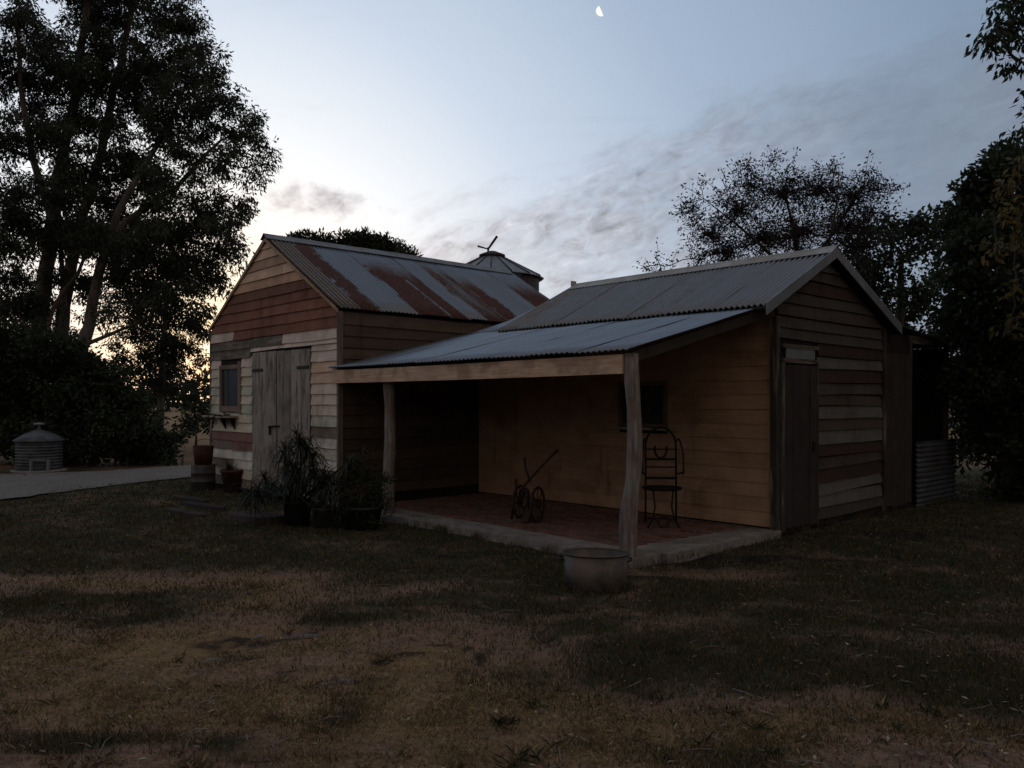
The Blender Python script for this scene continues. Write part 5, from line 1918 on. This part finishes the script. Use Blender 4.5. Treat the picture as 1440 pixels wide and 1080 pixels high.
def grass():
    N = 720000
    py = 1095 - (1095 - 668) * RNG.random(N) ** .85
    pxx = RNG.uniform(-260, 1700, N)
    Y = EYE * FPX / (py - HYP)
    X = (pxx - CXP) / FPX * Y
    X += RNG.normal(0, .01, N)
    verts, tint = [], []
    X0, Y0 = [], []
    keep, cg, cs = [], [], []
    cell = {}
    for k in range(N):
        key = (int(X[k] * 9), int(Y[k] * 9))
        c = cell.get(key)
        if c is None:
            xx, yy = (key[0] + .5) / 9, (key[1] + .5) / 9
            bad = in_building(xx, yy)
            clump = mnoise.noise(Vector((xx * 3.3, yy * 3.3, 2.0)))
            g_, s_, d_ = cover_at(xx, yy)
            c = cell[key] = (bad, g_, s_, d_, clump, ground_z(xx, yy) if yy < 24 else -.012)
        bad, g_, s_, d_, clump, gz = c
        if bad:
            continue
        pr = max(g_ * (g_ * .5 + .3) * (.85 + clump * 1.1), s_ * .5 * (1 + clump * 1.3)) * (1 - .75 * d_) + .05
        if RNG.random() < pr:
            keep.append(k)
            cg.append((g_, s_, gz))
    keep = np.array(keep)
    cg = np.array(cg)
    X, Y = X[keep], Y[keep]
    n_ = len(X)
    gfrac = cg[:, 0] / (cg[:, 0] + .8 * cg[:, 1] + .15)
    isg = RNG.random(n_) < gfrac
    dist = np.sqrt(X * X + Y * Y)
    L = np.where(isg, RNG.uniform(.015, .042, n_), RNG.uniform(.008, .032, n_)) * (1 + .02 * dist)
    lean_ = np.where(isg, RNG.uniform(.15, 1.0, n_), RNG.uniform(.7, 1.5, n_))
    az = RNG.uniform(0, 2 * np.pi, n_)
    W = np.maximum(.0022, .00065 * dist) * RNG.uniform(.7, 1.5, n_)
    dx, dy, dz = np.sin(lean_) * np.cos(az), np.sin(lean_) * np.sin(az), np.cos(lean_)
    sx, sy = -np.sin(az), np.cos(az)
    ra = RNG.uniform(0, np.pi, n_)
    sx2, sy2 = np.cos(ra), np.sin(ra)
    z0 = cg[:, 2] + .0
    b0 = np.stack([X - sx2 * W, Y - sy2 * W, z0], 1)
    b1 = np.stack([X + sx2 * W, Y + sy2 * W, z0], 1)
    tp_ = np.stack([X + dx * L, Y + dy * L, z0 + .004 + dz * L], 1)
    v_ = np.stack([b0, b1, tp_], 1).reshape(-1, 3)
    tint = np.where(isg, np.clip(RNG.normal(.18, .14, n_), 0, 1), np.clip(RNG.normal(.55, .2, n_), 0, 1))
    me = np_mesh('grass', v_, np.arange(n_ * 3).reshape(-1, 3), tint)
    tag(link('grass', me, L_GRASS), 'short patchy green and straw-coloured grass over the yard', 'grass', kind='stuff')


grass()


def edge_tufts():
    P, L = [], []
    lines = [((-5.3, -.06), (-.1, -.06), 1.0), ((.10, .0), (.12, 2.6), .8), ((.06, 2.7), (.06, 6.6), 1.0), ((-10.2, -.06), (-8.5, -.06), .8), ((-10.3, 0), (-10.3, 5), 1), ((.15, 6.7), (.15, 7.8), 1)]
    for a, b, d_ in lines:
        a, b = Vector((*a, 0)), Vector((*b, 0))
        for k in range(int((b - a).length * 9 * d_)):
            c = F @ a.lerp(b, random.random())
            if random.random() < .35:
                continue
            hh = random.uniform(.04, .12)
            for _ in range(random.randint(10, 34)):
                P.append((c.x + random.gauss(0, .035), c.y + random.gauss(0, .035), -.01))
                L.append(hh * random.uniform(.5, 1.3))
    P.extend([(bp.x + .27 * math.cos(q) + random.gauss(0, .03), bp.y + .21 * math.sin(q) + random.gauss(0, .03), -.01) for q in [random.uniform(0, 6.28) for _ in range(900)]])
    L.extend([random.uniform(.03, .09) for _ in range(900)])
    P, L = np.array(P), np.array(L)
    n_ = len(P)
    ax = unit(np.stack([RNG.normal(0, .4, n_), RNG.normal(0, .4, n_), np.ones(n_)], 1))
    v_, f_ = leaf_quads(P, ax, L, np.full(n_, .006), unit(RNG.normal(size=(n_, 3))))
    tag(link('grass_tufts', np_mesh('grass_tufts', v_, f_, np.clip(RNG.normal(.2, .2, n_), 0, 1)), L_GRASS), 'longer grass left standing along the walls, slab and tub', 'grass', kind='stuff')


edge_tufts()


def litter():
    n_ = 900
    py = 1090 - (1090 - 700) * RNG.random(n_) ** 1.1
    pxx = RNG.uniform(-20, 1460, n_)
    pxx[:500] = 1440 - np.abs(RNG.normal(0, 330, 500))
    Y = EYE * FPX / (py - HYP)
    X = (pxx - CXP) / FPX * Y
    ok = np.array([not in_building(a, b) for a, b in zip(X, Y)])
    X, Y = X[ok], Y[ok]
    Z = np.array([ground_z(a, b) for a, b in zip(X, Y)]) + RNG.uniform(.006, .03, len(X))
    fl = [F @ Vector((-random.uniform(-.05, 1) ** 1.3 * 5.0 if False else -5.2 * random.random() ** 1.4, -.02 + 2.5 * random.random() ** 1.2, .083)) for _ in range(110)]
    X = np.append(X, [q.x for q in fl])
    Y = np.append(Y, [q.y for q in fl])
    Z = np.append(Z, [q.z for q in fl])
    n_ = len(X)
    az = RNG.uniform(0, 2 * np.pi, n_)
    axis = unit(np.stack([np.cos(az), np.sin(az), RNG.normal(0, .25, n_)], 1))
    roll = unit(np.stack([RNG.normal(0, .35, n_), RNG.normal(0, .35, n_), np.ones(n_)], 1))
    v_, f_ = leaf_quads(np.stack([X, Y, Z], 1), axis, RNG.uniform(.018, .062, n_), RNG.uniform(.007, .018, n_), roll)
    tint = np.clip(RNG.beta(1.1, 2.0, n_), 0, 1)
    tag(link('leaf_litter', np_mesh('leaf_litter', v_, f_, tint), L_LITTER), 'scattered pale fallen leaves on the dark grass', 'leaves', kind='stuff')


litter()


def weeds_and_twigs():
    P, A_, L, W_, Tn = [], [], [], [], []
    for _ in range(130):
        py = 1085 - 400 * random.random() ** 1.3
        px = random.uniform(0, 1440)
        c = gnd(px, py)
        if in_building(c.x, c.y):
            continue
        big = random.uniform(.5, 1.2)
        for _k in range(random.randint(8, 22)):
            a = random.uniform(0, 6.283)
            P.append((c.x + random.gauss(0, .02), c.y + random.gauss(0, .02), ground_z(c.x, c.y)))
            A_.append((math.cos(a), math.sin(a), random.uniform(.25, 1.2)))
            L.append(.075 * big * random.uniform(.5, 1.3))
            W_.append(.011 * big)
            Tn.append(min(1, max(0, random.gauss(.15 if px > 700 or py < 800 else .5, .2))))
    P, A_, L, W_, Tn = map(np.array, (P, A_, L, W_, Tn))
    v_, f_ = leaf_quads(P, unit(A_), L, W_, unit(RNG.normal(size=(len(P), 3))))
    tag(link('weeds', np_mesh('weeds', v_, f_, Tn), L_GRASS), 'small weed rosettes and dry tufts dotted over the yard', 'weeds', kind='stuff')
    mb_ = MB()
    for _ in range(170):
        py = 1085 - 370 * random.random() ** 1.2
        c = gnd(random.uniform(-10, 1450), py)
        if in_building(c.x, c.y):
            continue
        a = random.uniform(0, 6.283)
        l_ = random.uniform(.05, .22)
        z_ = ground_z(c.x, c.y) + .012
        k = random.gauss(0, .15) * l_
        mb_.tube([(c.x, c.y, z_), (c.x + math.cos(a) * l_ * .5 - math.sin(a) * k, c.y + math.sin(a) * l_ * .5 + math.cos(a) * k, z_ + .008), (c.x + math.cos(a) * l_, c.y + math.sin(a) * l_, z_)], [.0035, .003, .0018], 4)
    o_ = mb_.build('fallen_twigs', M_LOG)
    tag(o_, 'thin dead twigs lying about on the grass', 'twigs', kind='stuff')


weeds_and_twigs()

# ------------------------------------------------------------------ moon
mm, t = new_mat('moonlight')
em = t.n('ShaderNodeEmission')
em.inputs[0].default_value = (1, .98, .93, 1)
em.inputs[1].default_value = 1.0
oo = t.n('ShaderNodeOutputMaterial')
t.link(em.outputs[0], oo.inputs[0])
MY = 1500.0
mc = at(845.5, 15.5, MY)
mr = 7.6 / FPX * MY
mb = MB()
N = 20
vv, ff = [], []
for k in range(N + 1):
    th = math.pi * k / N
    c_, s_ = math.cos(th), math.sin(th)
    for u in (1.0, .75, .4, .12):        # from the limb to the terminator
        vv.append((-s_ * mr * u + (.0), -math.sqrt(max(0, 1 - (s_ * u) ** 2 - c_ * c_)) * mr * .6, c_ * mr))
    vv.append((-s_ * mr * .55, mr * .3 * s_, c_ * mr))
for k in range(N):
    for j in range(5):
        a, b = k * 5 + j, k * 5 + (j + 1) % 5
        ff.append((a, b, b + 5, a + 5))
mb.add(vv, ff, True)
tag(mb.build('moon', mm, None, T(mc) @ Matrix.Rotation(R(-24), 4, 'Y')), 'bright crescent moon high in the pale evening sky', 'moon')
